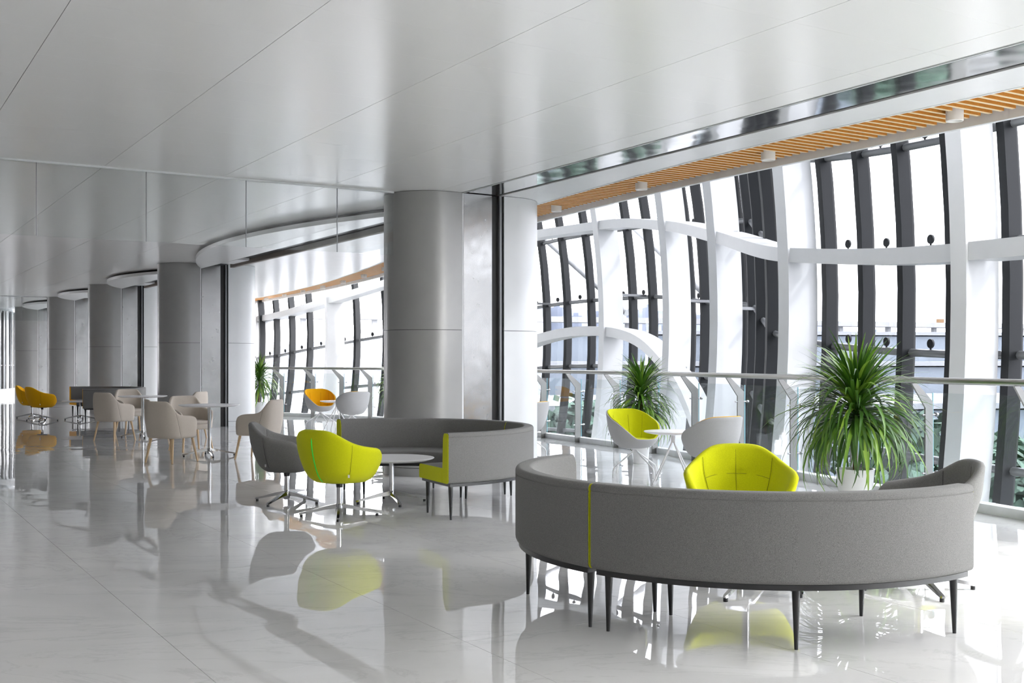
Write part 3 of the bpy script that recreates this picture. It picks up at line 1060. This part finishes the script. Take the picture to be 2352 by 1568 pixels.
def star_base(root, R_=0.345, post_top=0.26, arm_z=0.095, mat='chrome', collar=True, post_r=0.024):
    MB().lathe([(0.0, 0.035), (0.026, 0.035), (0.034, 0.05), (0.034, 0.105), (0.027, 0.118), (0.0, 0.118)], 24).build('hub', M[mat], root)
    MB().lathe([(0.0, 0.11), (post_r, 0.11), (post_r, post_top), (0.0, post_top)], 24).build('post', M[mat], root)
    for k in range(4):
        t = R(90 * k)
        d = Vector((math.cos(t), math.sin(t), 0))
        s = Vector((-math.sin(t), math.cos(t), 0))
        rings = []
        for f, hz, hw_, hh in ((0.06, arm_z, 0.022, 0.020), (0.35, arm_z - 0.015, 0.019, 0.015), (0.75, 0.048, 0.016, 0.010), (0.97, 0.032, 0.015, 0.008), (1.02, 0.029, 0.011, 0.006)):
            c = d * (R_ * f) + Vector((0, 0, hz))
            rings.append([c - s * hw_ - Vector((0, 0, hh)), c + s * hw_ - Vector((0, 0, hh)), c + s * hw_ * 0.7 + Vector((0, 0, hh)), c - s * hw_ * 0.7 + Vector((0, 0, hh))])
        lg = MB().loft(rings).build('leg', M[mat], root, smooth=35)
        MB().lathe([(0.0, 0.0), (0.014, 0.0), (0.014, 0.022), (0.0, 0.022)], 12, d * (R_ * 0.96)).build('glide', M['blackmetal'], lg)
    if collar:
        MB().lathe([(0.0, post_top), (0.029, post_top), (0.029, post_top + 0.006), (0.026, post_top + 0.012), (0.030, post_top + 0.014), (0.030, 0.305), (0.0, 0.305)], 24).build('collar', M['blackmetal'], root)


def lounge_chair(fab):
    root = empty('lounge_chair')
    tag(root, cat='chair')

    def sin_(d, z):
        g = groove(d, 1.6, 0.007) + groove(abs(d) - 42, 1.6, 0.007)
        if abs(d) < 42:
            g += groove(z - 0.575 + 0.02 * (d / 42) ** 2, 0.008, 0.006) + 0.016 * math.exp(-((d / 7) ** 2 + ((z - 0.575) / 0.035) ** 2))
        return g - 0.006 * math.cos(R(d * 2)) ** 2

    def sout(d, z):
        return groove(abs(d) - 52, 1.5, 0.004)
    tub(LOUNGE, 0.0, 0.05, seams_in=sin_, seams_out=sout).build('shell', M[fab], root, smooth=60)
    sm = M['seam_' + fab]
    for pts in ([(0.4, z) for z in frange(0.745, 0.45, 12)], [(42 - 10 * (0.70 - z), z) for z in frange(0.695, 0.45, 12)], [(-42 + 10 * (0.70 - z), z) for z in frange(0.695, 0.45, 12)],
                [(d, 0.575 - 0.03 * (d / 42) ** 2) for d in frange(-41, 41, 24)], [(d, 0.60 - 0.0045 * (d - 62)) for d in frange(62, 92, 10)], [(-d, 0.60 - 0.0045 * (d - 62)) for d in frange(62, 92, 10)]):
        seam(LOUNGE, pts, 0.05, -0.0005).build('seam', sm, root, smooth=60)
    for sg in (-1, 1):
        seam(LOUNGE, [(sg * (53 - 6 * (0.64 - z)), z) for z in frange(0.655, 0.36, 14)], 0.0, 0.002).build('seam', sm, root, smooth=60)
    pad(LOUNGE, 0.06, 0.385, 0.435, 0.97).build('seat_cushion', M[fab], root, smooth=60)
    MB().lathe([(0.0, 0.298), (0.10, 0.298), (0.115, 0.306), (0.115, 0.316), (0.0, 0.316)], 24).build('under_plate', M['blackmetal'], root)
    star_base(root)
    # care tag at the right rear seam
    ph = R(52)
    MB().box((0.262, -0.172, 0.385), (0.006, 0.016, 0.026), R(-40)).build('care_tag', M['tag'], root)
    return root


def dining_chair():
    root = empty('dining_armchair')
    tag(root, cat='chair')

    def sout(d, z):
        c = 62 + (0.72 - z) * 45
        return groove(abs(d) - c, 1.8, 0.004)
    tub(DINING, 0.0, 0.042, seams_out=sout).build('shell', M['fbeige'], root, smooth=60)
    for sg in (-1, 1):
        seam(DINING, [(sg * (62 + (0.70 - z) * 45), z) for z in frange(0.685, 0.345, 14)], 0.0, 0.001).build('seam', M['seam_fbeige'], root, smooth=60)
    pad(DINING, 0.045, 0.385, 0.462, 0.985).build('seat_cushion', M['fbeige'], root, smooth=60)
    MB().box((0.253, -0.10, 0.385), (0.006, 0.012, 0.022)).build('care_tag', M['tag'], root)
    for sx in (-1, 1):
        for sy in (-1, 1):
            MB().tube([(sx * 0.195, sy * 0.180, 0.345), (sx * 0.245, sy * 0.235, 0.0)], [0.020, 0.0125], 12).build('leg', M['beech'], root)
    return root


def shell_chair(fab):
    root = empty('shell_chair')
    tag(root, cat='chair')
    tub(SHELL, 0.0, 0.014).build('shell', M['fpale'], root, smooth=60)

    def sin_(d, z):
        return 0.005 * math.cos(R(d * 5)) ** 2 + groove(abs(d) - 20, 2.0, 0.003)
    tub(SHELL, 0.0145, 0.034, rim_up=0.003, seams_in=sin_).build('lining', M[fab], root, smooth=60)
    for d0 in (-58, -20, 20, 58):
        seam(SHELL, [(d0, z) for z in frange(0.72, 0.44, 10)], 0.034, -0.0008).build('seam', M['seam_' + fab], root, smooth=60)
    pad(SHELL, 0.045, 0.392, 0.442, 0.99).build('seat_cushion', M[fab], root, smooth=60)
    MB().lathe([(0.0, 0.28), (0.022, 0.28), (0.030, 0.32), (0.08, 0.335), (0.08, 0.341), (0.0, 0.341)], 20).build('hub', M['whitemetal'], root)
    for k in range(4):
        t = R(90 * k)
        d = Vector((math.cos(t), math.sin(t), 0))
        MB().tube([d * 0.012 + Vector((0, 0, 0.325)), d * 0.04 + Vector((0, 0, 0.292)), d * 0.10 + Vector((0, 0, 0.255)), d * 0.26 + Vector((0, 0, 0.155)), d * 0.315 + Vector((0, 0, 0.118)),
                   d * 0.332 + Vector((0, 0, 0.085)), d * 0.336 + Vector((0, 0, 0.0))], 0.0095, 10).build('leg', M['whitemetal'], root, smooth=60)
    MB().box((0.243, -0.20, 0.50), (0.006, 0.014, 0.028), R(-40)).build('care_tag', M['blackmetal'], root)
    return root


def star_table(top_z, r, base_r, postmat='chrome'):
    root = empty('round_table')
    tag(root, cat='table')
    MB().lathe([(0.0, top_z - 0.026), (r - 0.06, top_z - 0.026), (r - 0.012, top_z - 0.012), (r - 0.002, top_z - 0.006), (r, top_z - 0.003), (r - 0.003, top_z), (0.0, top_z)], 72).build('tabletop', M['whitelac'], root, smooth=25)
    star_base(root, base_r, top_z - 0.034, collar=False, post_r=0.023)
    pl_ = MB().box((0, 0, top_z - 0.030), (0.20, 0.20, 0.008)).build('mounting_plate', M['satin'], root, smooth=0)
    for sx in (-1, 1):
        for sy in (-1, 1):
            MB().lathe([(0.0, 0.0), (0.008, 0.0), (0.008, 0.005), (0.0, 0.005)], 8, (sx * 0.08, sy * 0.08, top_z - 0.039)).build('bolt', M['chrome'], pl_)
    return root


def tripod_table(top_z, r):
    root = empty('side_table')
    tag(root, cat='table')
    MB().lathe([(0.0, top_z - 0.030), (r - 0.08, top_z - 0.030), (r - 0.02, top_z - 0.018), (r - 0.002, top_z - 0.009), (r, top_z - 0.005), (r - 0.003, top_z), (0.0, top_z)], 64).build('tabletop', M['whitelac'], root, smooth=25)
    MB().lathe([(0.0, top_z - 0.13), (0.02, top_z - 0.13), (0.024, top_z - 0.12), (0.026, top_z - 0.03), (0.0, top_z - 0.03)], 20).build('stem', M['whitemetal'], root)
    for k in range(4):
        t = R(90 * k + 20)
        d = Vector((math.cos(t), math.sin(t), 0))
        MB().tube([d * 0.012 + Vector((0, 0, top_z - 0.10)), d * 0.03 + Vector((0, 0, top_z - 0.15)), d * 0.29 + Vector((0, 0, 0.0))], 0.009, 10).build('leg', M['whitemetal'], root, smooth=60)
    return root


def arc_sweep(prof, t0, t1, n=40):
    return MB().loft([[(r * math.cos(t), r * math.sin(t), z) for r, z in prof] for t in frange(t0, t1, n)])


def rounded(pts, seg=5):
    """pts: (x, z, radius) -> polygon with rounded corners"""
    out = []
    n = len(pts)
    for i in range(n):
        p0, p1, p2 = Vector(pts[i - 1][:2]), Vector(pts[i][:2]), Vector(pts[(i + 1) % n][:2])
        r = pts[i][2]
        if r <= 0:
            out.append((p1.x, p1.y))
            continue
        d0, d1 = (p0 - p1).normalized(), (p2 - p1).normalized()
        half = math.acos(max(-1, min(1, d0.dot(d1)))) / 2
        l = r / math.tan(half)
        for k in range(seg + 1):
            t = k / seg
            a, b = p1 + d0 * l, p1 + d1 * l
            q = a * (1 - t) ** 2 + p1 * 2 * t * (1 - t) + b * t * t
            out.append((q.x, q.y))
    return out


RO = 1.37


def sofa_module(t0, t1, accent, leg_out=None):
    """curved bench module round its own centre; t0..t1 in degrees"""
    root = empty('curved_sofa')
    tag(root, cat='sofa')
    a0, a1 = R(t0), R(t1)
    e = 0.006
    back = rounded([(RO - 0.135, 0.318, 0.01), (RO, 0.318, 0.03), (RO, 0.70, 0), (RO, 0.755, 0.028), (RO - 0.10, 0.755, 0.028), (RO - 0.118, 0.70, 0)])
    i = back.index((RO, 0.70)) if (RO, 0.70) in back else -1
    bk = []
    for p in back:
        if abs(p[0] - RO) < 1e-6 and abs(p[1] - 0.70) < 1e-6:
            bk += [(RO, 0.712), (RO - 0.004, 0.716), (RO, 0.720)]
        else:
            bk.append(p)
    seat = rounded([(0.70, 0.318, 0.02), (RO - 0.137, 0.318, 0.005), (RO - 0.127, 0.445, 0.012), (0.70, 0.445, 0.035)])
    arc_sweep(bk, a0 + e / RO, a1 - e / RO, 56).build('backrest', M['fgrey'], root, smooth=50)
    arc_sweep(seat, a0 + e / 0.95, a1 - e / 0.95, 48).build('seat', M['fgrey'], root, smooth=50)
    for s, t in ((1, a0), (-1, a1)):
        u = (t, t + s * e / RO) if s > 0 else (t + s * e / RO, t)
        bks = [(r - 0.004 if r > RO - 0.06 else r + 0.004, z - 0.004 if z > 0.7 else z) for r, z in bk]
        arc_sweep(bks, u[0], u[1], 1).build('end_panel', M[accent], root, smooth=50)
        u = (t, t + s * e / 0.95) if s > 0 else (t + s * e / 0.95, t)
        arc_sweep(seat, u[0], u[1], 1).build('end_panel', M[accent], root, smooth=50)
    fr = rounded([(0.735, 0.291, 0), (RO - 0.02, 0.291, 0), (RO - 0.02, 0.3175, 0), (0.735, 0.3175, 0)])
    arc_sweep(fr, a0 + 0.02, a1 - 0.02, 48).build('frame', M['blackmetal'], root, smooth=30)
    ins = R(2.6)
    mid = (a0 + a1) / 2
    for r, t in ((1.29, a0 + ins), (0.785, a0 + ins * 1.5), (1.29, a1 - ins), (0.785, a1 - ins * 1.5), (1.29, mid)):
        d = Vector((math.cos(t), math.sin(t), 0))
        MB().tube([d * r + Vector((0, 0, 0.2905)), d * (r + (0.006 if r > 1 else -0.006)) + Vector((0, 0, 0.0))], [0.021, 0.0095], 12).build('leg', M['blackmetal'], root)
    return root


# ------------------------------------------------------------------ furniture: sofas
S1 = (1.39, 6.58, 0)
S2 = (-1.16, 10.72, 0)
S3 = (-9.95, 25.7, 0)


def face(deg):       # heading of the chair front measured from +X, local front is +Y
    return R(deg - 90)


sofas = [(140, 223.2, 'flime', S1, 'short left module of the grey curved sofa nearest the camera'),
         (223.5, 313.7, 'flime', S1, 'large grey curved sofa module at the lower right, seen from behind'),
         (-63.5, 30, 'flime', S2, 'curved sofa module with a lime end panel facing the camera, pale grey outside'),
         (30.4, 122, 'flime', S2, 'curved sofa module in front of the first column, behind the low white table'),
         (-70, 27, 'forange', S3, 'far curved sofa module with an orange end, nearer of the far pair'),
         (27.4, 125, 'forange', S3, 'far curved sofa module with an orange end, rear of the far pair')]
for t0, t1, acc, loc, lab in sofas:
    o = sofa_module(t0, t1, acc)
    o.location = loc
    tag(o, lab, group='curved sofa modules')

# lounge chairs
lg = lounge_chair('flime')
place(lg, 0, (-1.53, 9.80, 0), face(57), 'lime green swivel tub chair seen from behind with a bright green piping line', 'swivel tub chairs')
lime2 = place(lg, 1, (1.57, 7.62, 0), face(-97), 'lime green tub chair facing the camera behind the front curved sofa', 'swivel tub chairs')
gg = lounge_chair('fgrey')
place(gg, 0, (-2.19, 10.75, 0), face(6), 'grey swivel tub chair left of the lime one, its front to the right', 'swivel tub chairs')
place(gg, 1, (2.45, 6.66, 0), face(176), 'dark grey tub chair at the right behind the front sofa end', 'swivel tub chairs')
og = lounge_chair('forange')
place(og, 0, (-10.79, 25.4, 0), face(48), 'front orange tub chair at the far left', 'swivel tub chairs')
place(og, 1, (-11.55, 26.6, 0), face(15), 'rear orange tub chair at the far left, half behind the other', 'swivel tub chairs')
# turn the star bases so that the feet point as seen
for o in [x for x in SC.objects if x.name.split('.')[0] == 'lounge_chair']:
    heading = math.degrees(o.rotation_euler.z)
    want = 7.0 if abs(o.location.x + 1.53) < 0.05 else (-20.0 if abs(o.location.x + 2.19) < 0.05 else (2.0 if o.location.x > 0 else 12.0))
    for ch in o.children:
        if ch.name.split('.')[0] == 'leg':
            ch.rotation_euler.z = R(want - heading)
# green piping down the back of the lime chair
zp = []
for k in range(15):
    z = 0.715 - (0.715 - 0.325) * k / 14
    s = lerp_table(LOUNGE['S'], z)
    zp.append((0.0, (LOUNGE['yo'] - LOUNGE['hd']) * s - LOUNGE['lean'] * (z - 0.312) - 0.001, z))
MB().tube(zp, [0.001] + [0.0055] * 13 + [0.003], 8).build('back_piping', M['greenzip'], lg, smooth=60)

# low tables and dining tables
lt = star_table(0.44, 0.415, 0.345)
place(lt, 0, (-1.17, 10.74, 0), R(20), 'low round white table beside the lime chair with the green piping', 'round white tables')
place(lt, 1, (1.40, 6.62, 0), R(-32), 'low round white table hidden behind the front curved sofa', 'round white tables')
place(lt, 2, (-10.08, 25.82, 0), R(12), 'low round white table between the orange chairs and the far sofa', 'round white tables')
dt = star_table(0.745, 0.43, 0.37)
place(dt, 0, (-4.38, 16.0, 0), R(24), 'tall round white table among the beige chairs, nearer of the two', 'round white tables')
place(dt, 1, (-6.68, 20.0, 0), R(24), 'tall round white table among the beige chairs, farther of the two', 'round white tables')

# beige dining chairs
dc_ = dining_chair()
for i, (x, y, f, lab) in enumerate([
        (-4.63, 15.05, 62, 'beige wooden legged armchair seen from behind, before the nearer tall table'),
        (-4.92, 16.95, -48, 'beige wooden legged armchair behind the nearer tall table, seat towards the camera'),
        (-3.58, 15.62, 166, 'beige wooden legged armchair facing left beside the white half of the second column'),
        (-6.88, 19.15, 62, 'beige wooden legged armchair seen from behind, at the farther tall table'),
        (-7.20, 21.0, -48, 'beige wooden legged armchair behind the farther tall table, in front of the far sofa'),
        (-5.75, 19.6, 166, 'beige armchair almost hidden, only its pale back top shows before the second column')]):
    place(dc_, i, (x, y, 0), face(f), lab, 'beige wooden legged armchairs')

# shell chairs with wire bases and their tables
sl_ = shell_chair('flime')
place(sl_, 0, (1.47, 13.22, 0), face(-56), 'white shell chair with a lime lining in front of the middle plant', 'white shell chairs')
so_ = shell_chair('forange')
place(so_, 0, (2.12, 11.85, 0), face(124), 'white shell chair seen from behind with a thin amber rim, right of the side table', 'white shell chairs')
place(so_, 1, (-3.93, 22.7, 0), face(-56), 'white shell chair with an orange lining beyond the first column', 'white shell chairs')
place(so_, 2, (-3.08, 21.3, 0), face(124), 'white shell chair seen from behind beside the orange lined one', 'white shell chairs')
place(so_, 3, (0.20, 16.0, 0), face(150), 'white shell chair mostly hidden behind the right side of the first column', 'white shell chairs')
tt = tripod_table(0.585, 0.33)
place(tt, 0, (1.82, 12.50, 0), 0.2, 'small white wire legged table beside the lime lined shell chair', 'wire legged side tables')
place(tt, 1, (-3.48, 21.95, 0), 0.2, 'small white wire legged table beside the orange lined shell chair', 'wire legged side tables')

# ------------------------------------------------------------------ potted dracaenas
leaf_meshes = []
for q in range(7):
    droop = 0.35 + 0.28 * q
    mb = MB()
    n = 9
    L = 1.0
    wmax = 0.0118
    pos = Vector((0, 0, 0))
    ang = 0.0
    rows = []
    for k in range(n + 1):
        t = k / n
        w = wmax * (0.45 + 1.6 * t if t < 0.35 else 1.0) * (1 - max(0, (t - 0.45) / 0.55) ** 1.6)
        w = max(w, 0.0008)
        nrm = Vector((-math.sin(-ang), 0, math.cos(-ang)))
        rows.append([pos + Vector((0, -w, 0)) + nrm * w * 0.35, pos, pos + Vector((0, w, 0)) + nrm * w * 0.35])
        ang = droop * 1.5 * (t ** 1.3)
        pos = pos + Vector((math.cos(ang), 0, -math.sin(ang))) * (L / n)
    mb.loft(rows, closed=False, cap=False)
    leaf_meshes.append(mb.mesh('leaf', M['leaf'], 60, recalc=False))


def plant(loc, n, rad, z_lo, z_hi, pot_h, pot_r, lab, seed, stem_r=0.021):
    rg_ = random.Random(seed)
    root = empty('potted_dracaena', loc)
    tag(root, lab, 'potted plant', 'potted dracaenas')
    MB().lathe([(0.0, 0.0), (pot_r * 0.72, 0.0), (pot_r * 0.75, 0.01), (pot_r * 0.98, pot_h - 0.02), (pot_r, pot_h), (pot_r * 0.93, pot_h), (pot_r * 0.90, pot_h - 0.04), (0.0, pot_h - 0.04)], 40).build('pot', M['pot'], root, smooth=40)
    MB().lathe([(0.0, pot_h - 0.05), (pot_r * 0.89, pot_h - 0.05), (pot_r * 0.87, pot_h - 0.035), (0.0, pot_h - 0.025)], 24).build('soil', M['soil'], root)
    tr_ = [(0.004 * math.sin(z * 9), 0.004 * math.cos(z * 7), z) for z in frange(pot_h - 0.03, z_hi, 12)]
    MB().tube(tr_, [stem_r * (1.0 - 0.35 * k / 12) * (1 + 0.06 * (k % 2)) for k in range(13)], 12).build('trunk', M['bark'], root, smooth=60)
    mass = MB()
    for k in range(n):
        t = (k + rg_.random()) / n                      # 0 low/outer .. 1 top/inner
        z = z_lo + (z_hi - z_lo) * t ** 0.9
        az = k * 2.39996 + rg_.uniform(-0.35, 0.35)
        el = math.radians(-8 + 78 * t ** 1.1 + rg_.uniform(-16, 16))
        el = min(el, R(84))
        ln = rad * (1.12 - 0.34 * t) * rg_.uniform(0.78, 1.12)
        qi = int(min(6, max(0, (1 - t) * 4.6 + rg_.uniform(-1.2, 2.6))))
        wsc = rg_.uniform(0.85, 1.2) * (0.9 + 0.35 * rad / 0.65)
        lo, ro, so_ = (0.012 * math.cos(az), 0.012 * math.sin(az), z), Euler((rg_.uniform(-0.25, 0.25), -el, az)), (ln, wsc, ln)
        if k % 3 or n < 200:
            inst('leaf', leaf_meshes[qi], root, lo, ro, so_)
        else:
            mt = Matrix.LocRotScale(Vector(lo), ro, Vector(so_))
            me = leaf_meshes[qi]
            mass.add([mt @ v.co for v in me.vertices], [tuple(p.vertices) for p in me.polygons])
    if mass.v:
        tag(mass.build('leaf_mass', M['leaf'], root, smooth=60, recalc=False), kind='stuff')
    return root


plant((3.12, 10.05, 0), 435, 0.80, 0.80, 1.07, 0.40, 0.172, 'large potted dracaena in a white pot behind the front sofa, nearest the camera', 3)
plant((1.735, 14.9, 0), 330, 0.64, 0.66, 1.05, 0.36, 0.135, 'potted dracaena behind the lime lined shell chair', 5)
plant((-5.99, 26.2, 0), 190, 0.66, 0.74, 1.10, 0.40, 0.165, 'potted dracaena at the far railing beside the second column', 8)
plant((-2.48, 23.1, 0), 120, 0.56, 0.70, 1.08, 0.40, 0.165, 'potted dracaena mostly hidden behind the first column, leaf tips showing', 11)

# ------------------------------------------------------------------ outside
gd = MB().box((200, 900, -9.5), (4000, 2600, 1.0)).build('ground', M['ground'], smooth=0)
tag(gd, 'pale ground outside the facade', kind='structure')


def tube_thing(p, q, r, lab):
    p, q = Vector(p), Vector(q)
    root = empty('steel_strut', q)
    tag(root, lab, 'strut', 'white struts outside the glass')
    d = (q - p).normalized()
    MB().tube([p, q], r, 14).build('tube', M['rib'], root, smooth=60, origin=(0, 0, 0))
    MB().tube([q - d * 0.35, q + d * 0.03], r * 1.18, 14).build('end_cap', M['rib'], root, smooth=60, origin=(0, 0, 0))


def pix(x, y, Z):
    return Vector(((x - 1176) / FPX * Z, Z, EYE - (y - 828) / FPX * Z))


tube_thing(pix(1175, 478, 33), pix(1440, 716, 29.5), 0.10, 'white diagonal strut outside the glass just right of the front column')
tube_thing(pix(1390, 458, 32), pix(1640, 692, 26), 0.10, 'white diagonal strut outside the glass between the middle ribs')
tube_thing(pix(740, 660, 45), pix(900, 832, 40), 0.11, 'topmost white diagonal strut outside the far glass')
tube_thing(pix(740, 690, 44), pix(853, 815, 41), 0.11, 'middle white diagonal strut outside the far glass, ending in mid air')
tube_thing(pix(745, 706, 45), pix(868, 885, 40), 0.11, 'lowest white diagonal strut outside the far glass')
tube_thing(pix(662, 660, 46), pix(712, 858, 43), 0.11, 'steep white strut outside the far glass left of the broad rib')

# stepped white roof beyond the facade
def terrace(name, x0, x1, Y0, Y1, z0, z1, lab, rot=0.0):
    root = empty(name, ((x0 + x1) / 2, (Y0 + Y1) / 2, z0), 0)
    tag(root, lab, 'roof', 'stepped white roofs outside')
    cx, cy = (x1 - x0) / 2, (Y1 - Y0) / 2
    MB().box((0, 0, (z1 - z0) / 2 - 0.1), (2 * cx - 0.6, 2 * cy - 0.6, z1 - z0 - 0.2), rot).build('wall_cladding', M['roofedge'], root, smooth=0)
    MB().box((0, 0, z1 - z0), (2 * cx, 2 * cy, 0.25), rot).build('roof_deck', M['roofwhite'], root, smooth=0)
    for k in range(4):
        MB().box((-cx * 0.6 + 0.4 * cx * k, -cy * 0.5 + 0.15 * cy * k, z1 - z0 + 0.35), (0.5, 0.5, 0.5), rot).build('roof_vent', M['roofedge'], root, smooth=0)


terrace('roof_terrace', -70, 14, 52, 150, -9, -2.6, 'wide low white roof seen below the far glass')
terrace('roof_terrace', -6, 40, 48, 62, -9, -0.6, 'lowest step of the white roof outside', R(9))
terrace('roof_terrace', -4, 46, 64, 80, -9, 1.2, 'middle step of the white roof outside', R(9))
terrace('roof_terrace', -2, 52, 82, 110, -9, 3.4, 'upper step of the white roof outside', R(9))
terrace('roof_terrace', 30, 120, 90, 190, -9, -1.5, 'pale flat roof far outside behind the large plant')

# viaduct, towers, hills
va, vb = pix(250, 700, 620), pix(2900, 752, 980)
va.z, vb.z = 30, 30
root = empty('viaduct', (va.x, va.y, -9))
tag(root, 'long white viaduct deck on the horizon outside', 'bridge')
d = (vb - va).normalized()
s = Vector((-d.y, d.x, 0))
ring = lambda p: [p - s * 7 - Vector((0, 0, 3.6)), p + s * 7 - Vector((0, 0, 3.6)), p + s * 7, p - s * 7]
MB().loft([ring(va), ring(vb)]).build('deck', M['deck'], root, smooth=0, origin=(0, 0, 0))
for k in range(22):
    p = va + (vb - va) * ((k + 0.5) / 22)
    MB().box((p.x, p.y, 8.5), (3, 3, 36), 0.4).build('pier', M['deck'], root, smooth=0, origin=(0, 0, 0))
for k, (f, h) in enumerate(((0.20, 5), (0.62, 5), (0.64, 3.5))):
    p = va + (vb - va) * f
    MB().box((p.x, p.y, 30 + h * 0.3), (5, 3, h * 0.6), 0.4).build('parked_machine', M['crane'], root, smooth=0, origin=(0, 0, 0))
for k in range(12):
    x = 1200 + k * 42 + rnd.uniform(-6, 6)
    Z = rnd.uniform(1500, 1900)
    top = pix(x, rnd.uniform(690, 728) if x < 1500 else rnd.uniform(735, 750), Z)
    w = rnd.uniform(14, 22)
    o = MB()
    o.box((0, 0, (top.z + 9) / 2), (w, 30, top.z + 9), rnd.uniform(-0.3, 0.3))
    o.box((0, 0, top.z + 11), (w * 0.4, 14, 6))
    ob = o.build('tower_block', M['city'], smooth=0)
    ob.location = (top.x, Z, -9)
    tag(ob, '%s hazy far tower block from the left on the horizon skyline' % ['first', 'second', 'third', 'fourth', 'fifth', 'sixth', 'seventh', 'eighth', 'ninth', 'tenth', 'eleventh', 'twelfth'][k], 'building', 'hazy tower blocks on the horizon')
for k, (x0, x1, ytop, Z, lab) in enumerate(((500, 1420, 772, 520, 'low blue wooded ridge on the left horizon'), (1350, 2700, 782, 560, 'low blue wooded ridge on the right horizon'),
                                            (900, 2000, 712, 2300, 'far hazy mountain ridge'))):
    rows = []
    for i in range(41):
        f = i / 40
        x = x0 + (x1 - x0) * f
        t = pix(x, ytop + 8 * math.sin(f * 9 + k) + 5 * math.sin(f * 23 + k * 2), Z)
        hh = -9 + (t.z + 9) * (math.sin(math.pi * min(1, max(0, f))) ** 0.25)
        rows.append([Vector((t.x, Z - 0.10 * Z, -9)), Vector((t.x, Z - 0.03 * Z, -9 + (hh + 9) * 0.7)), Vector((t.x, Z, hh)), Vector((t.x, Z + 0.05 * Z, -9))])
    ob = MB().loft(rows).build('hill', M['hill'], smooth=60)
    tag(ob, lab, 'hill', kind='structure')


def tree(x, y, z0, h, r, seed, lab):
    g = random.Random(seed)
    root = empty('tree', (x, y, z0))
    tag(root, lab, 'tree', 'green trees outside the glass')
    MB().tube([(0, 0, 0), (0.1, 0, h * 0.35), (0, 0.1, h * 0.7)], [0.22, 0.16, 0.08], 8).build('trunk', M['treetrunk'], root)
    mb = MB()
    blobs = [(Vector((g.uniform(-0.5, 0.5) * r, g.uniform(-0.5, 0.5) * r, h * g.uniform(0.5, 0.82))), r * g.uniform(0.45, 0.7)) for _ in range(9)]
    for k in range(2600):
        c, br = g.choice(blobs)
        dv = Vector((g.gauss(0, 1), g.gauss(0, 1), g.gauss(0, 1))).normalized()
        p = c + dv * br * g.uniform(0.75, 1.0)
        u = Vector((g.gauss(0, 1), g.gauss(0, 1), g.gauss(0, 1))).normalized()
        w = dv.cross(u).normalized() * 0.13
        u = w.cross(dv + u * 0.5).normalized() * 0.2
        mb.add([p - w, p - u, p + w, p + u], [(0, 1, 2, 3)])
    tag(mb.build('crown', M['treeleaf'], root, smooth=0, recalc=False), kind='stuff')


TREES = [(1246, 30, -0.1, 2.0), (1330, 35, 0.35, 2.4), (1405, 29, 0.7, 2.0), (1275, 42, -0.1, 2.5), (1495, 34, 0.4, 2.2), (1640, 28, 0.5, 2.0), (2132, 21, 1.0, 2.0), (2010, 25, 0.8, 2.0), (2275, 26, 0.8, 2.0), (2420, 19, 0.6, 1.7)]
tl = ['green tree outside just right of the front column', 'green tree outside behind the second railing pane', 'green tree outside left of the middle plant', 'green tree outside behind two other trees by the column',
      'green tree outside behind the middle plant', 'green tree outside behind the slim ribs', 'green tree outside just right of the large plant', 'green tree outside behind the large plant',
      'green tree outside behind the widest rib', 'green tree outside at the right edge']
for k, (x, Z, zt, r) in enumerate(TREES):
    q = pix(x, 828, Z)
    h = (zt + 9) / 0.98
    tree(q.x, q.y, -9, h, r, 50 + k, tl[k])
